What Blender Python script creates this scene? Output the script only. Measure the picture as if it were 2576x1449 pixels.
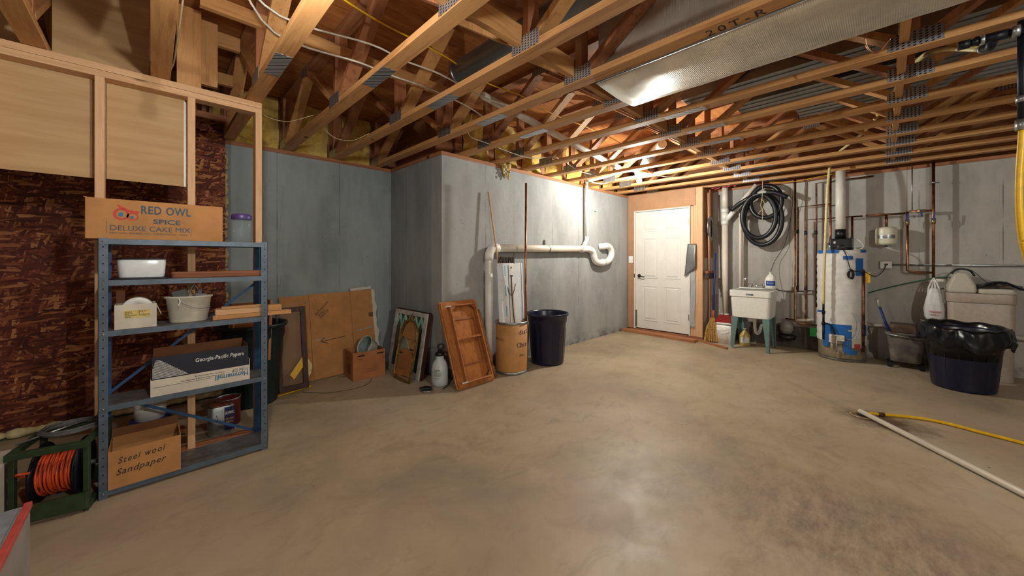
import bpy, bmesh, math, random
from mathutils import Vector, Matrix, noise
S = bpy.context.scene
for o in list(bpy.data.objects): bpy.data.objects.remove(o)
C = S.collection
PI = math.pi
random.seed(7)

# ------------------------------------------------------------ camera, world, exposure
CAM_H = 1.27
cd = bpy.data.cameras.new('camera'); cam = bpy.data.objects.new('camera', cd); C.objects.link(cam)
cam.location = (0, 0, CAM_H)
cam.rotation_euler = (PI/2, 0, math.radians(45.4 - 90))
cd.sensor_width = 36; cd.lens = 36*920/2576; cd.shift_y = -74.5/2576; cd.clip_start = .02
S.camera = cam
w = bpy.data.worlds.new('world'); S.world = w; w.use_nodes = True
w.node_tree.nodes['Background'].inputs[0].default_value = (1, .93, .85, 1)
w.node_tree.nodes['Background'].inputs[1].default_value = .05
S.view_settings.view_transform = 'Standard'; S.view_settings.look = 'None'
S.view_settings.gamma = 1; S.view_settings.use_curve_mapping = False
S.view_settings.exposure = 1.95
BULB_FAR, BULB_NEAR, BULB_FILL = 720, 215, 880      # emission strengths of two bulbs and an added, unseen fill bulb

# ------------------------------------------------------------ materials
def lin(c): return tuple((v/255/12.92 if v <= 10 else ((v/255+.055)/1.055)**2.4) for v in c) + (1,)
class M:
    def __init__(s, name, rough=.6, metal=0, spec=.5):
        s.m = bpy.data.materials.new(name); s.m.use_nodes = True; s.t = s.m.node_tree
        s.b = s.t.nodes['Principled BSDF']
        s.b.inputs['Roughness'].default_value = rough; s.b.inputs['Metallic'].default_value = metal
        s.b.inputs['Specular IOR Level'].default_value = spec
        s._c = None
    def n(s, typ, **kw):
        x = s.t.nodes.new(typ)
        for k, v in kw.items():
            if k in x.inputs: x.inputs[k].default_value = v
            else: setattr(x, k, v)
        return x
    def l(s, a, b): s.t.links.new(a, b)
    def coord(s, scale=(1, 1, 1), rnd=True):
        if not s._c:
            tc = s.n('ShaderNodeTexCoord')
            if rnd:
                oi = s.n('ShaderNodeObjectInfo'); mu = s.n('ShaderNodeMath', operation='MULTIPLY'); mu.inputs[1].default_value = 37.
                ad = s.n('ShaderNodeVectorMath', operation='ADD'); s.l(oi.outputs['Random'], mu.inputs[0])
                s.l(tc.outputs['Object'], ad.inputs[0]); s.l(mu.outputs[0], ad.inputs[1]); s._c = ad.outputs[0]
            else: s._c = tc.outputs['Object']
        mp = s.n('ShaderNodeMapping'); mp.inputs['Scale'].default_value = scale; s.l(s._c, mp.inputs[0])
        return mp.outputs[0]
    def noise(s, scale, sc=(1, 1, 1), detail=4, rough=.55, rnd=True, dist=0):
        x = s.n('ShaderNodeTexNoise'); x.inputs['Scale'].default_value = scale; x.inputs['Detail'].default_value = detail
        x.inputs['Roughness'].default_value = rough; x.inputs['Distortion'].default_value = dist
        s.l(s.coord(sc, rnd), x.inputs['Vector']); return x.outputs['Fac']
    def voro(s, scale, sc=(1, 1, 1), rnd=True, feature='F1', out='Distance'):
        x = s.n('ShaderNodeTexVoronoi'); x.feature = feature; x.inputs['Scale'].default_value = scale
        s.l(s.coord(sc, rnd), x.inputs['Vector']); return x.outputs[out]
    def ramp(s, fac, stops):
        r = s.n('ShaderNodeValToRGB'); e = r.color_ramp.elements
        while len(e) < len(stops): e.new(.5)
        for k, (p, c) in enumerate(stops):
            e[k].position = p; e[k].color = lin(c) if len(c) == 3 else c
        s.l(fac, r.inputs[0]); return r.outputs[0]
    def fr(s, fac, a, b, lo=0., hi=1.):
        r = s.n('ShaderNodeMapRange'); r.inputs[1].default_value = a; r.inputs[2].default_value = b
        r.inputs[3].default_value = lo; r.inputs[4].default_value = hi; s.l(fac, r.inputs[0]); return r.outputs[0]
    def mix(s, fac, a, b, mode='MIX'):
        x = s.n('ShaderNodeMix'); x.data_type = 'RGBA'; x.blend_type = mode
        for v, i in ((fac, 0), (a, 6), (b, 7)):
            if isinstance(v, (int, float)): x.inputs[i].default_value = v
            elif isinstance(v, tuple): x.inputs[i].default_value = lin(v) if len(v) == 3 else v
            else: s.l(v, x.inputs[i])
        return x.outputs[2]
    def math(s, op, a, b=None):
        x = s.n('ShaderNodeMath', operation=op)
        for v, i in ((a, 0), (b, 1)):
            if v is None: continue
            if isinstance(v, (int, float)): x.inputs[i].default_value = v
            else: s.l(v, x.inputs[i])
        return x.outputs[0]
    def color(s, c):
        if isinstance(c, tuple): s.b.inputs['Base Color'].default_value = lin(c)
        else: s.l(c, s.b.inputs['Base Color'])
        return s
    def bump(s, h, st=.3, d=.01):
        b = s.n('ShaderNodeBump'); b.inputs['Strength'].default_value = st; b.inputs['Distance'].default_value = d
        s.l(h, b.inputs['Height']); s.l(b.outputs[0], s.b.inputs['Normal']); return s
    def rough(s, f): s.l(f, s.b.inputs['Roughness']); return s

def plain(name, c, rough=.5, metal=0, var=.12, scale=30, spec=.5):
    m = M(name, rough, metal, spec)
    d = tuple(int(v*(1-var)) for v in c)
    m.color(m.ramp(m.noise(scale), [(.35, d), (.65, c)])); m.bump(m.noise(scale*4), .06, .003)
    return m.m
def wood(name, a, b, knot, axis, rough=.62, s=1.):
    m = M(name, rough, 0, .35)
    sc = [9*s]*3; sc[axis] = .55*s
    g = m.noise(3.2, tuple(sc), 5, .6, dist=.6)
    fine = m.noise(22, tuple(sc), 3, .7)
    col = m.ramp(g, [(.28, b), (.5, a), (.75, tuple(int(v*.9+12) for v in a))])
    col = m.mix(m.fr(fine, .45, .75, 0, .45), col, b)
    big = m.noise(1.6, (1, 1, 1), 2)
    col = m.mix(m.fr(big, .35, .7, 0, .3), col, b)
    ks = [2.6]*3; ks[axis] = 1.5
    k = m.voro(1.6, tuple(ks))
    col = m.mix(m.fr(k, .05, .1, .95, 0), col, knot)
    return m.color(col).bump(fine, .15, .002).m
W = {}
for ax, nm in enumerate('xyz'):
    W['pine_'+nm] = wood('pine_'+nm, (202, 152, 96), (158, 106, 62), (92, 50, 24), ax)
    W['red_'+nm] = wood('reddish_lumber_'+nm, (176, 118, 80), (128, 80, 52), (70, 36, 20), ax)
    W['stud_'+nm] = wood('stud_'+nm, (216, 174, 132), (188, 144, 104), (110, 62, 30), ax)
W['table'] = wood('varnished_cherry', (182, 116, 62), (136, 80, 40), (84, 38, 16), 2, .32)
W['table_in'] = wood('cherry_underside', (158, 94, 52), (118, 66, 36), (84, 38, 16), 2, .5)
W['walnut'] = wood('dark_walnut', (72, 38, 30), (42, 20, 18), (30, 14, 12), 2, .4)
W['grayboard'] = wood('weathered_board', (150, 96, 66), (104, 60, 40), (70, 38, 24), 0, .7)

def concrete_wall(name, c, axis, blue=0):
    m = M(name, .85, 0, .3); sc = [1, 1, 1]; sc[2] = .32
    d = tuple(int(v*.84) for v in c); l = tuple(min(255, int(v*1.10)) for v in c)
    col = m.ramp(m.noise(1.8, tuple(sc), 6, .6, False), [(.3, d), (.5, c), (.72, l)])
    col = m.mix(m.fr(m.noise(9, tuple(sc), 5, .7, False), .5, .8, 0, .5), col, d)
    col = m.mix(m.fr(m.noise(2.4, (1, 1, 1), 7, .7, False), .5, .72, 0, .5), col, l)
    # joints between the form panels
    sp = m.n('ShaderNodeSeparateXYZ'); m.l(m.coord((1, 1, 1), False), sp.inputs[0])
    f = m.math('FRACT', m.math('DIVIDE', sp.outputs[axis], .61))
    j = m.math('LESS_THAN', m.math('ABSOLUTE', m.math('SUBTRACT', f, .5)), .006)
    jn = m.math('MULTIPLY', j, m.fr(m.noise(3, (1, 1, 1), 3, .5, False), .42, .62, .0, .7))
    col = m.mix(jn, col, tuple(int(v*.45) for v in c))
    pits = m.voro(16, (1, 1, 1), False)
    pm = m.math('MULTIPLY', m.fr(pits, .05, .11, 1, 0), m.fr(m.noise(4, (1, 1, 1), 2, .5, False), .5, .62))
    col = m.mix(m.math('MULTIPLY', pm, .7), col, tuple(int(v*.4) for v in c))
    # damp dirty band along the floor
    zz = m.fr(sp.outputs[2], .0, .16, 1, 0)
    col = m.mix(m.math('MULTIPLY', zz, m.fr(m.noise(5, (1, 1, 1), 4, .7, False), .4, .65)), col, tuple(int(v*.5) for v in c))
    return m.color(col).bump(m.noise(30, (1, 1, 1), 6, .7, False), .25, .008).m
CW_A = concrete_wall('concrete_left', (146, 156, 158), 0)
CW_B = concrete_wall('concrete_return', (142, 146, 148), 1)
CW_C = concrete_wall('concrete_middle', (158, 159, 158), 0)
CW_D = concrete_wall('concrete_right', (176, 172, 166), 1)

def floor_mat():
    m = M('concrete_floor', .4, 0, .5)
    c = (170, 154, 126)
    col = m.ramp(m.noise(.9, (1, 1, 1), 8, .62, False, .4), [(.28, (136, 126, 108)), (.5, c), (.72, (188, 176, 154))])
    col = m.mix(m.fr(m.noise(4, (1, 1.6, 1), 8, .75, False, 1), .5, .78, 0, .55), col, (112, 96, 80))
    col = m.mix(m.fr(m.noise(2.2, (1, 1, 1), 5, .7, False), .58, .8, 0, .5), col, (200, 186, 160))
    pk = m.mix(m.fr(m.noise(.7, (1, 1, 1), 3, .6, False), .45, .62, 0, .45), col, (170, 150, 134))
    sp = m.voro(5, (1, 1, 1), False)
    pk = m.mix(m.math('MULTIPLY', m.fr(sp, .02, .045, 1, 0), m.fr(m.noise(2.3, (1, 1, 1), 2, .5, False), .5, .56)), pk, (58, 46, 38))
    # rusty wet stain around the floor drain and scuffed patch near the pipe
    def blob(cx, cy, rx, ry):
        mp = m.n('ShaderNodeMapping'); m.l(m.coord((1, 1, 1), False), mp.inputs[0])
        mp.inputs['Location'].default_value = (-cx, -cy, 0)
        v = m.n('ShaderNodeVectorMath', operation='MULTIPLY'); v.inputs[1].default_value = (1/rx, 1/ry, 0); m.l(mp.outputs[0], v.inputs[0])
        ln = m.n('ShaderNodeVectorMath', operation='LENGTH'); m.l(v.outputs[0], ln.inputs[0])
        return m.math('ADD', ln.outputs['Value'], m.fr(m.noise(9, (1, 1, 1), 5, .7, False), .2, .8, -.6, .6))
    b1 = blob(4.06, .0, .2, .26)
    pk = m.mix(m.fr(b1, .35, 1.25, .9, 0), pk, (74, 50, 24))
    b2 = blob(2.3, .05, .5, .62)
    pk = m.mix(m.math('MULTIPLY', m.fr(b2, .3, 1.3, .5, 0), m.fr(m.noise(7, (1, 2.2, 1), 6, .8, False), .4, .62)), pk, (70, 60, 50))
    b3 = blob(6.0, 2.6, .7, 1.2)
    m.color(pk)
    m.rough(m.fr(m.noise(3, (1, 1, 1), 6, .7, False), .3, .7, .38, .58))
    return m.bump(m.noise(14, (1, 1, 1), 8, .75, False), .12, .006).m
FLOOR = floor_mat()

def osb_mat():
    m = M('osb_sheet', .7, 0, .3)
    lay = []
    for ang, sx, sz in ((.5, 14, 70), (-.7, 16, 80), (1.35, 13, 64), (.05, 12, 60)):
        mp = m.n('ShaderNodeMapping'); m.l(m.coord((1, 1, 1), False), mp.inputs[0]); mp.inputs['Rotation'].default_value = (0, ang, 0)
        m2 = m.n('ShaderNodeMapping'); m.l(mp.outputs[0], m2.inputs[0]); m2.inputs['Scale'].default_value = (sx, 1, sz)
        v = m.n('ShaderNodeTexVoronoi'); v.inputs['Scale'].default_value = 1.; m.l(m2.outputs[0], v.inputs['Vector'])
        sc = m.n('ShaderNodeSeparateColor'); m.l(v.outputs['Color'], sc.inputs[0]); lay.append(sc)
    f = lay[0].outputs[0]
    def pick(f, sc, th):
        x = m.n('ShaderNodeMix'); x.data_type = 'FLOAT'; m.l(m.math('GREATER_THAN', sc.outputs[1], th), x.inputs[0]); m.l(f, x.inputs[2]); m.l(sc.outputs[0], x.inputs[3]); return x.outputs[0]
    for sc in lay[1:]: f = pick(f, sc, .55)
    col = m.ramp(f, [(.05, (70, 26, 16)), (.45, (106, 48, 28)), (.72, (138, 72, 42)), (.93, (188, 128, 80))])
    col = m.mix(m.fr(m.noise(2.2, (1, 1, 1), 4, .6, False), .42, .66, 0, .6), col, (84, 32, 20))
    return m.color(col).bump(f, .35, .003).m
OSB = osb_mat()
def ply_mat():
    m = M('plywood_subfloor', .7, 0, .3)
    g = m.noise(2.5, (1, 6, 1), 6, .6, False, .5)
    col = m.ramp(g, [(.3, (138, 80, 38)), (.5, (172, 108, 56)), (.75, (196, 136, 78))])
    v = m.voro(2.1, (1, 2, 1), False)
    col = m.mix(m.fr(v, .03, .07, .8, 0), col, (86, 44, 20))
    return m.color(col).bump(g, .1, .003).m
PLY = ply_mat()
def panel_mat():
    m = M('tan_backing_panel', .75, 0, .25)
    col = m.ramp(m.noise(3, (.6, 1, 6), 4, .6), [(.3, (178, 144, 102)), (.7, (198, 166, 124))])
    return m.color(col).m
PANEL = panel_mat()
def pegboard_mat(name, c, ax):
    m = M(name, .65, 0, .3)
    sp = m.n('ShaderNodeSeparateXYZ'); m.l(m.coord((1, 1, 1), False), sp.inputs[0])
    def cell(o): return m.math('SUBTRACT', m.math('FRACT', m.math('DIVIDE', o, .0254)), .5)
    u, v = cell(sp.outputs[ax]), cell(sp.outputs[2])
    r = m.math('SQRT', m.math('ADD', m.math('MULTIPLY', u, u), m.math('MULTIPLY', v, v)))
    hole = m.math('LESS_THAN', r, .11)
    col = m.ramp(m.noise(5, (1, 1, 1), 3), [(.3, tuple(int(k*.92) for k in c)), (.7, c)])
    return m.color(m.mix(m.math('MULTIPLY', hole, .75), col, tuple(int(k*.35) for k in c))).m
PEG = pegboard_mat('brown_pegboard', (186, 140, 104), 1)
PEGX = pegboard_mat('brown_pegboard_side', (160, 116, 86), 0)
PEGW = pegboard_mat('white_pegboard_side', (196, 196, 192), 0)
def plate_mat():
    m = M('truss_nail_plate', .38, .85)
    sp = m.n('ShaderNodeSeparateXYZ'); m.l(m.coord((1, 1, 1), False), sp.inputs[0])
    xy = m.math('ADD', sp.outputs[0], sp.outputs[1])
    fx = m.math('ABSOLUTE', m.math('SUBTRACT', m.math('FRACT', m.math('DIVIDE', xy, .021)), .5))
    fz = m.math('ABSOLUTE', m.math('SUBTRACT', m.math('FRACT', m.math('DIVIDE', m.math('ADD', sp.outputs[2], m.math('MULTIPLY', xy, .4)), .014)), .5))
    hole = m.math('MULTIPLY', m.math('LESS_THAN', fx, .24), m.math('LESS_THAN', fz, .25))
    m.color(m.mix(hole, (190, 192, 198), (58, 52, 50)))
    return m.bump(m.math('SUBTRACT', 1, hole), .6, .004).m
PLATE = plate_mat()
def insul_mat():
    m = M('yellow_fibreglass', .95, 0, .1)
    col = m.ramp(m.noise(6, (1, 1, 1), 6, .7), [(.3, (176, 132, 50)), (.5, (226, 190, 96)), (.75, (246, 222, 140))])
    m.b.inputs['Sheen Weight'].default_value = .3
    return m.color(col).bump(m.noise(25, (1, 1, 1), 6, .8), .6, .02).m
INSUL = insul_mat()
PINK = plain('pink_fibreglass', (222, 96, 110), .95, 0, .3)
def duct_mat(name, c, rough, ax=None, metal=1.):
    m = M(name, rough, metal)
    m.color(m.ramp(m.noise(6), [(.35, tuple(int(v*.9) for v in c)), (.65, c)]))
    if ax is not None:
        sp = m.n('ShaderNodeSeparateXYZ'); m.l(m.coord((1, 1, 1), False), sp.inputs[0])
        s = m.math('SINE', m.math('MULTIPLY', sp.outputs[ax], 2*PI/.008))
        h = m.math('ADD', m.math('MULTIPLY', s, .12), m.noise(5, (1, 1, 1), 3, .5, False))
        m.bump(h, .35, .01)
    else: m.bump(m.noise(8, (1, 1, 1), 3), .15, .01)
    return m.m
FOIL = duct_mat('foil_faced_panel', (226, 218, 204), .34, 1, .62)
GALV = duct_mat('galvanized_sheet', (176, 184, 188), .38)
FOILT = duct_mat('grey_foil_tape', (132, 134, 132), .5, None, .5)
COPPER = plain('copper_pipe', (190, 130, 96), .32, 1., .35, 14)
COPOLD = plain('tarnished_copper', (156, 108, 82), .42, 1., .45, 14)
BRASS = plain('brass_fitting', (196, 168, 110), .35, 1.)
CHROME = plain('chrome', (220, 222, 226), .16, 1., .05)
STEEL = plain('zinc_steel', (176, 182, 186), .36, .9)
PVC = plain('white_pvc', (232, 228, 218), .35, 0, .05, 12)
PVCY = plain('yellowed_plastic_hose', (226, 208, 146), .4, 0, .1)
PVCG = plain('aged_pvc', (226, 216, 200), .4, 0, .03, 8)
BLACK = plain('black_rubber', (20, 21, 28), .38, 0, .2)
BLACKI = plain('black_iron', (32, 34, 44), .45, .5, .3)
NAVY = plain('navy_plastic', (18, 22, 52), .3, 0, .2)
GREENB = plain('dark_green_plastic', (16, 36, 38), .35, 0, .2)
BAGM = plain('black_bin_liner', (12, 13, 22), .22, 0, .2)
SHELFM = plain('blue_grey_painted_steel', (92, 106, 122), .4, .3, .14, 18)
SHELFB = plain('blue_painted_steel', (44, 88, 132), .4, .3, .14, 18)
SHTOP = plain('worn_grey_shelf_top', (110, 108, 108), .45, .3, .2, 26)
WHITE = plain('white_paint', (226, 222, 216), .4, 0, .03, 6)
WHITEP = plain('white_plastic', (236, 234, 228), .35, 0, .05)
ENAMEL = plain('white_enamel', (224, 230, 234), .18, 0, .04)
PRIMER = plain('grey_primer_edge', (150, 160, 168), .5)
DKHOLE = plain('dark_hole', (14, 14, 18), .9)
CARD = plain('corrugated_cardboard', (188, 136, 86), .85, 0, .1, 7, .2)
CARDR = plain('reddish_cardboard', (176, 116, 74), .85, 0, .12, 7, .2)
CARDIN = plain('cardboard_inside', (138, 92, 62), .85, 0, .12, 7, .2)
CARDW = plain('white_carton', (212, 204, 190), .8, 0, .08, 9, .2)
DRUMM = plain('fibre_drum', (196, 142, 82), .6, 0, .08, 9)
INK = plain('black_ink', (34, 30, 30), .7)
INKB = plain('blue_print', (58, 86, 106), .7)
INKB2 = plain('bright_blue_print', (30, 110, 150), .6)
INKR = plain('red_print', (206, 66, 50), .7)
INKW = plain('white_print', (226, 226, 222), .6)
NIGHT = plain('dark_blue_card', (22, 24, 44), .6, 0, .1)
PURPLE = plain('purple_plastic_lid', (84, 66, 130), .35)
TEAL = plain('grey_green_leg', (104, 136, 132), .45)
SINKM = plain('white_sink_plastic', (230, 230, 224), .3, 0, .03)
BLUET = plain('blue_tape', (20, 104, 186), .5)
BLANK = plain('white_quilted_wrap', (226, 224, 220), .5, 0, .05, 10)
BEIGE = plain('beige_softener_plastic', (176, 162, 148), .45, 0, .05)
BEIGE2 = plain('pale_softener_lid', (198, 192, 178), .42, 0, .04)
TANKW = plain('cream_tank', (224, 220, 198), .35, 0, .03)
HTANK = plain('tan_heater_shell', (150, 136, 112), .4, .2)
ORANGE = plain('orange_cord_jacket', (226, 84, 38), .45)
DKGREEN = plain('dark_green_wood', (46, 66, 38), .5, 0, .2)
YELLOW = plain('yellow_jacket', (232, 184, 20), .4, 0, .08)
WIREW = plain('white_cable', (226, 222, 208), .5)
WIREC = plain('cream_wire', (200, 184, 140), .5)
GREENH = plain('green_hose', (20, 96, 66), .4)
GREENT = plain('green_tag', (52, 190, 90), .6)
REDT = plain('red_edge_tape', (196, 80, 74), .4)
GREYPL = plain('grey_cabinet_skin', (150, 146, 142), .4, 0, .12, 5)
GREYD = plain('dirty_grey_plastic', (122, 116, 112), .5, 0, .3, 9)
GREYM = plain('mid_grey_plastic', (96, 96, 98), .5, 0, .2)
STRAW = plain('broom_straw', (206, 158, 82), .85, 0, .3, 60)
BRISTLE = plain('grey_bristles', (112, 98, 94), .95, 0, .4, 80)
BLUEH = plain('blue_handle', (32, 48, 128), .4)
GILT = plain('antique_gilt', (150, 118, 62), .4, .55, .35, 30)
MINT = plain('mint_paint', (158, 206, 188), .5, 0, .1)
CREAMP = plain('chipped_white_paint', (206, 204, 196), .65, 0, .25, 14)
FOAMY = plain('expanding_foam', (222, 206, 156), .8, 0, .15)
SOAP = plain('pale_yellow_liquid', (206, 178, 104), .3)
LABEL = plain('paper_label', (230, 230, 226), .6, 0, .04)
LBLUE = plain('blue_label', (36, 80, 160), .45)
BURGUNDY = plain('dark_red_lid', (150, 28, 34), .4)
STROFO = plain('white_plastic_sheet', (226, 230, 234), .4, 0, .04, 8)
CYAN = plain('cyan_slot', (92, 190, 214), .4)
BRONZE = plain('dark_bronze', (74, 60, 52), .35, .8)
SWITCHP = plain('switch_plastic', (238, 238, 234), .3, 0, .02)
def bag_mat():
    m = M('clear_poly_sheet', .25); m.color((190, 200, 208)); m.b.inputs['Alpha'].default_value = .5
    return m.m
POLY = bag_mat()
def gls(name, c=(250, 252, 252), rough=.03):
    m = M(name, rough); m.color(c); m.b.inputs['Transmission Weight'].default_value = 1; m.b.inputs['IOR'].default_value = 1.35
    return m.m
GLASS = M('clear_glass', .04).color((150, 165, 170)); GLASS.b.inputs['Alpha'].default_value = .16; GLASS = GLASS.m
FPANE = M('frame_glass', .08).color((150, 130, 110)); FPANE.b.inputs['Alpha'].default_value = .3; FPANE = FPANE.m; PLASJUG = gls('clear_jug_plastic', (240, 236, 224), .2)
mm = M('mirror_glass', .04, 1.); mm.color((200, 196, 184)); MIRROR = mm.m
mm = M('window_pane', .08, 0, .8); mm.color((52, 66, 64)); WPANE = mm.m
def emit(name, c, st):
    m = bpy.data.materials.new(name); m.use_nodes = True; t = m.node_tree; t.nodes.clear()
    e = t.nodes.new('ShaderNodeEmission'); e.inputs[0].default_value = c; e.inputs[1].default_value = st
    o = t.nodes.new('ShaderNodeOutputMaterial'); t.links.new(e.outputs[0], o.inputs[0]); return m
EM1 = emit('lit_bulb_far', (.97, .98, .90, 1), BULB_FAR)
EM2 = emit('lit_bulb_near', (1, .96, .88, 1), BULB_NEAR)
EM3 = emit('added_fill_bulb', (.97, .98, .90, 1), BULB_FILL)

# ------------------------------------------------------------ geometry helpers
def frame(o, u, v):
    """matrix with local x = u, y = v (made square to u), z = u x v, origin o"""
    u = Vector(u).normalized(); v = Vector(v); v = (v - u*v.dot(u)).normalized(); n = u.cross(v)
    m = Matrix((u, v, n)).transposed().to_4x4(); m.translation = Vector(o); return m
class MB:
    def __init__(s, M0=None): s.v = []; s.f = []; s.sm = []; s.M = M0
    def add(s, vs, fs, smooth=False):
        k = len(s.v)
        for p in vs:
            p = Vector(p); s.v.append(s.M @ p if s.M else p)
        for f in fs: s.f.append([i+k for i in f]); s.sm.append(smooth)
        return s
    def box(s, x0, x1, y0, y1, z0, z1):
        vs = [(x, y, z) for z in (z0, z1) for y in (y0, y1) for x in (x0, x1)]
        return s.add(vs, [(0, 2, 3, 1), (4, 5, 7, 6), (0, 1, 5, 4), (2, 6, 7, 3), (0, 4, 6, 2), (1, 3, 7, 5)])
    def beam(s, a, b, wu, wv, up=(0, 0, 1)):
        a = Vector(a); b = Vector(b); d = (b-a).normalized(); u = Vector(up)
        if abs(d.dot(u)) > .98: u = Vector((1, 0, 0))
        r = d.cross(u).normalized(); q = r.cross(d)
        vs = [p + r*x*wu/2 + q*y*wv/2 for p in (a, b) for x, y in ((-1, -1), (1, -1), (1, 1), (-1, 1))]
        return s.add(vs, [(3, 2, 1, 0), (4, 5, 6, 7), (0, 1, 5, 4), (1, 2, 6, 5), (2, 3, 7, 6), (3, 0, 4, 7)])
    def tube(s, pts, r, n=10, cap=True, closed=False):
        pts = [Vector(p) for p in pts]; N = len(pts); rs = r if isinstance(r, (list, tuple)) else [r]*N
        d0 = (pts[1]-pts[0]).normalized(); up = Vector((0, 0, 1)) if abs(d0.z) < .9 else Vector((1, 0, 0))
        nr = d0.cross(up).normalized(); vs = []
        for i, p in enumerate(pts):
            if closed: d = (pts[(i+1) % N]-pts[i-1]).normalized()
            else: d = (pts[min(i+1, N-1)]-pts[max(i-1, 0)]).normalized()
            nr = (nr - d*nr.dot(d)).normalized(); bn = d.cross(nr)
            for k in range(n):
                a = 2*PI*k/n; vs.append(p + (nr*math.cos(a)+bn*math.sin(a))*rs[i])
        fs = [(i*n+k, i*n+(k+1) % n, (i+1)*n+(k+1) % n, (i+1)*n+k) for i in range(N-1) for k in range(n)]
        if closed: fs += [((N-1)*n+k, (N-1)*n+(k+1) % n, (k+1) % n, k) for k in range(n)]
        s.add(vs, fs, True)
        if cap and not closed:
            k0 = len(s.v)-len(vs)
            s.f.append([k0+k for k in range(n)][::-1]); s.sm.append(False)
            s.f.append([k0+(N-1)*n+k for k in range(n)]); s.sm.append(False)
        return s
    def lathe(s, c, prof, n=32, sx=1, sy=1, flute=0, nf=0, smooth=True, cap=True):
        vs = []
        for (r, z) in prof:
            for k in range(n):
                a = 2*PI*k/n; q = r*(1+flute*math.cos(nf*a)) if nf else r
                vs.append((c[0]+q*math.cos(a)*sx, c[1]+q*math.sin(a)*sy, c[2]+z))
        N = len(prof)
        fs = [(i*n+k, i*n+(k+1) % n, (i+1)*n+(k+1) % n, (i+1)*n+k) for i in range(N-1) for k in range(n)]
        s.add(vs, fs, smooth); k0 = len(s.v)-len(vs)
        if cap:
            if prof[0][0] > 1e-4: s.f.append([k0+k for k in range(n)][::-1]); s.sm.append(False)
            if prof[-1][0] > 1e-4: s.f.append([k0+(N-1)*n+k for k in range(n)]); s.sm.append(False)
        return s
    def prism(s, poly, z0, z1):
        """polygon in local xy extruded along local z"""
        n = len(poly); vs = [(x, y, z0) for x, y in poly]+[(x, y, z1) for x, y in poly]
        return s.add(vs, [tuple(range(n))[::-1], tuple(range(n, 2*n))]+[(k, (k+1) % n, n+(k+1) % n, n+k) for k in range(n)])
    def ring(s, outer, inner, z0, z1):
        n = len(outer); vs = [(x, y, z) for z in (z0, z1) for P in (outer, inner) for x, y in P]; fs = []
        for k in range(n):
            j = (k+1) % n
            fs += [(k, n+k, n+j, j), (2*n+k, 2*n+j, 3*n+j, 3*n+k), (k, j, 2*n+j, 2*n+k), (n+k, 3*n+k, 3*n+j, n+j)]
        return s.add(vs, fs)
    def sphere(s, c, r, n=16, sx=1, sy=1, sz=1):
        m = n//2; return s.lathe(c, [(max(r*math.sin(PI*i/m), 1e-5), -r*sz*math.cos(PI*i/m)) for i in range(m+1)], n, sx, sy, cap=False)
    def rbox(s, x0, x1, y0, y1, z0, z1, r=.03, taper=0, n=4, sm=True):
        """upright box with rounded vertical corners; taper shrinks the bottom"""
        def loop(t):
            a0, a1, b0, b1 = x0+t, x1-t, y0+t, y1-t; o = []
            for cx, cy, st in ((a1-r, b1-r, 0), (a0+r, b1-r, 1), (a0+r, b0+r, 2), (a1-r, b0+r, 3)):
                for k in range(n+1):
                    a = (st+k/n)*PI/2; o.append((cx+r*math.cos(a), cy+r*math.sin(a)))
            return o
        L0, L1 = loop(taper), loop(0); N = len(L0)
        vs = [(x, y, z0) for x, y in L0]+[(x, y, z1) for x, y in L1]
        s.add(vs, [(k, (k+1) % N, N+(k+1) % N, N+k) for k in range(N)], sm)
        k0 = len(s.v)-2*N; s.f.append([k0+k for k in range(N)][::-1]); s.sm.append(False); s.f.append([k0+N+k for k in range(N)]); s.sm.append(False)
        return s
    def build(s, name, mat, parent=None, bevel=0, **kw):
        me = bpy.data.meshes.new(name)
        if parent is not None: org = Vector(worldloc(parent))
        elif s.v:
            xs = [p.x for p in s.v]; ys = [p.y for p in s.v]; zs = [p.z for p in s.v]
            org = Vector(((min(xs)+max(xs))/2, (min(ys)+max(ys))/2, min(zs)))
        if kw.pop('origin0', False): org = Vector((0, 0, 0))
        me.from_pydata([tuple(p-org) for p in s.v], [], s.f)
        for p, q in zip(me.polygons, s.sm): p.use_smooth = q
        bm = bmesh.new(); bm.from_mesh(me); bmesh.ops.recalc_face_normals(bm, faces=bm.faces); bm.to_mesh(me); bm.free()
        o = bpy.data.objects.new(name, me); C.objects.link(o)
        if mat: me.materials.append(mat)
        if parent is not None: o.parent = parent
        else: o.location = org
        if bevel:
            b = o.modifiers.new('bevel', 'BEVEL'); b.width = bevel; b.segments = 2; b.limit_method = 'ANGLE'; b.angle_limit = .9
        tag(o, **kw); return o
def worldloc(p):
    v = Vector((0, 0, 0))
    while p is not None: v += p.location; p = p.parent
    return v
def tag(o, label=None, cat=None, group=None, kind=None):
    if label: o['label'] = label
    if cat: o['category'] = cat
    if group: o['group'] = group
    if kind: o['kind'] = kind
    return o
def thing(name, label, cat, loc, group=None):
    o = bpy.data.objects.new(name, None); C.objects.link(o); o.location = loc; o.empty_display_size = .1
    return tag(o, label, cat, group)
def struct(mb, name, mat, label=None, **kw): return mb.build(name, mat, kind='structure', label=label, **kw)
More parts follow.
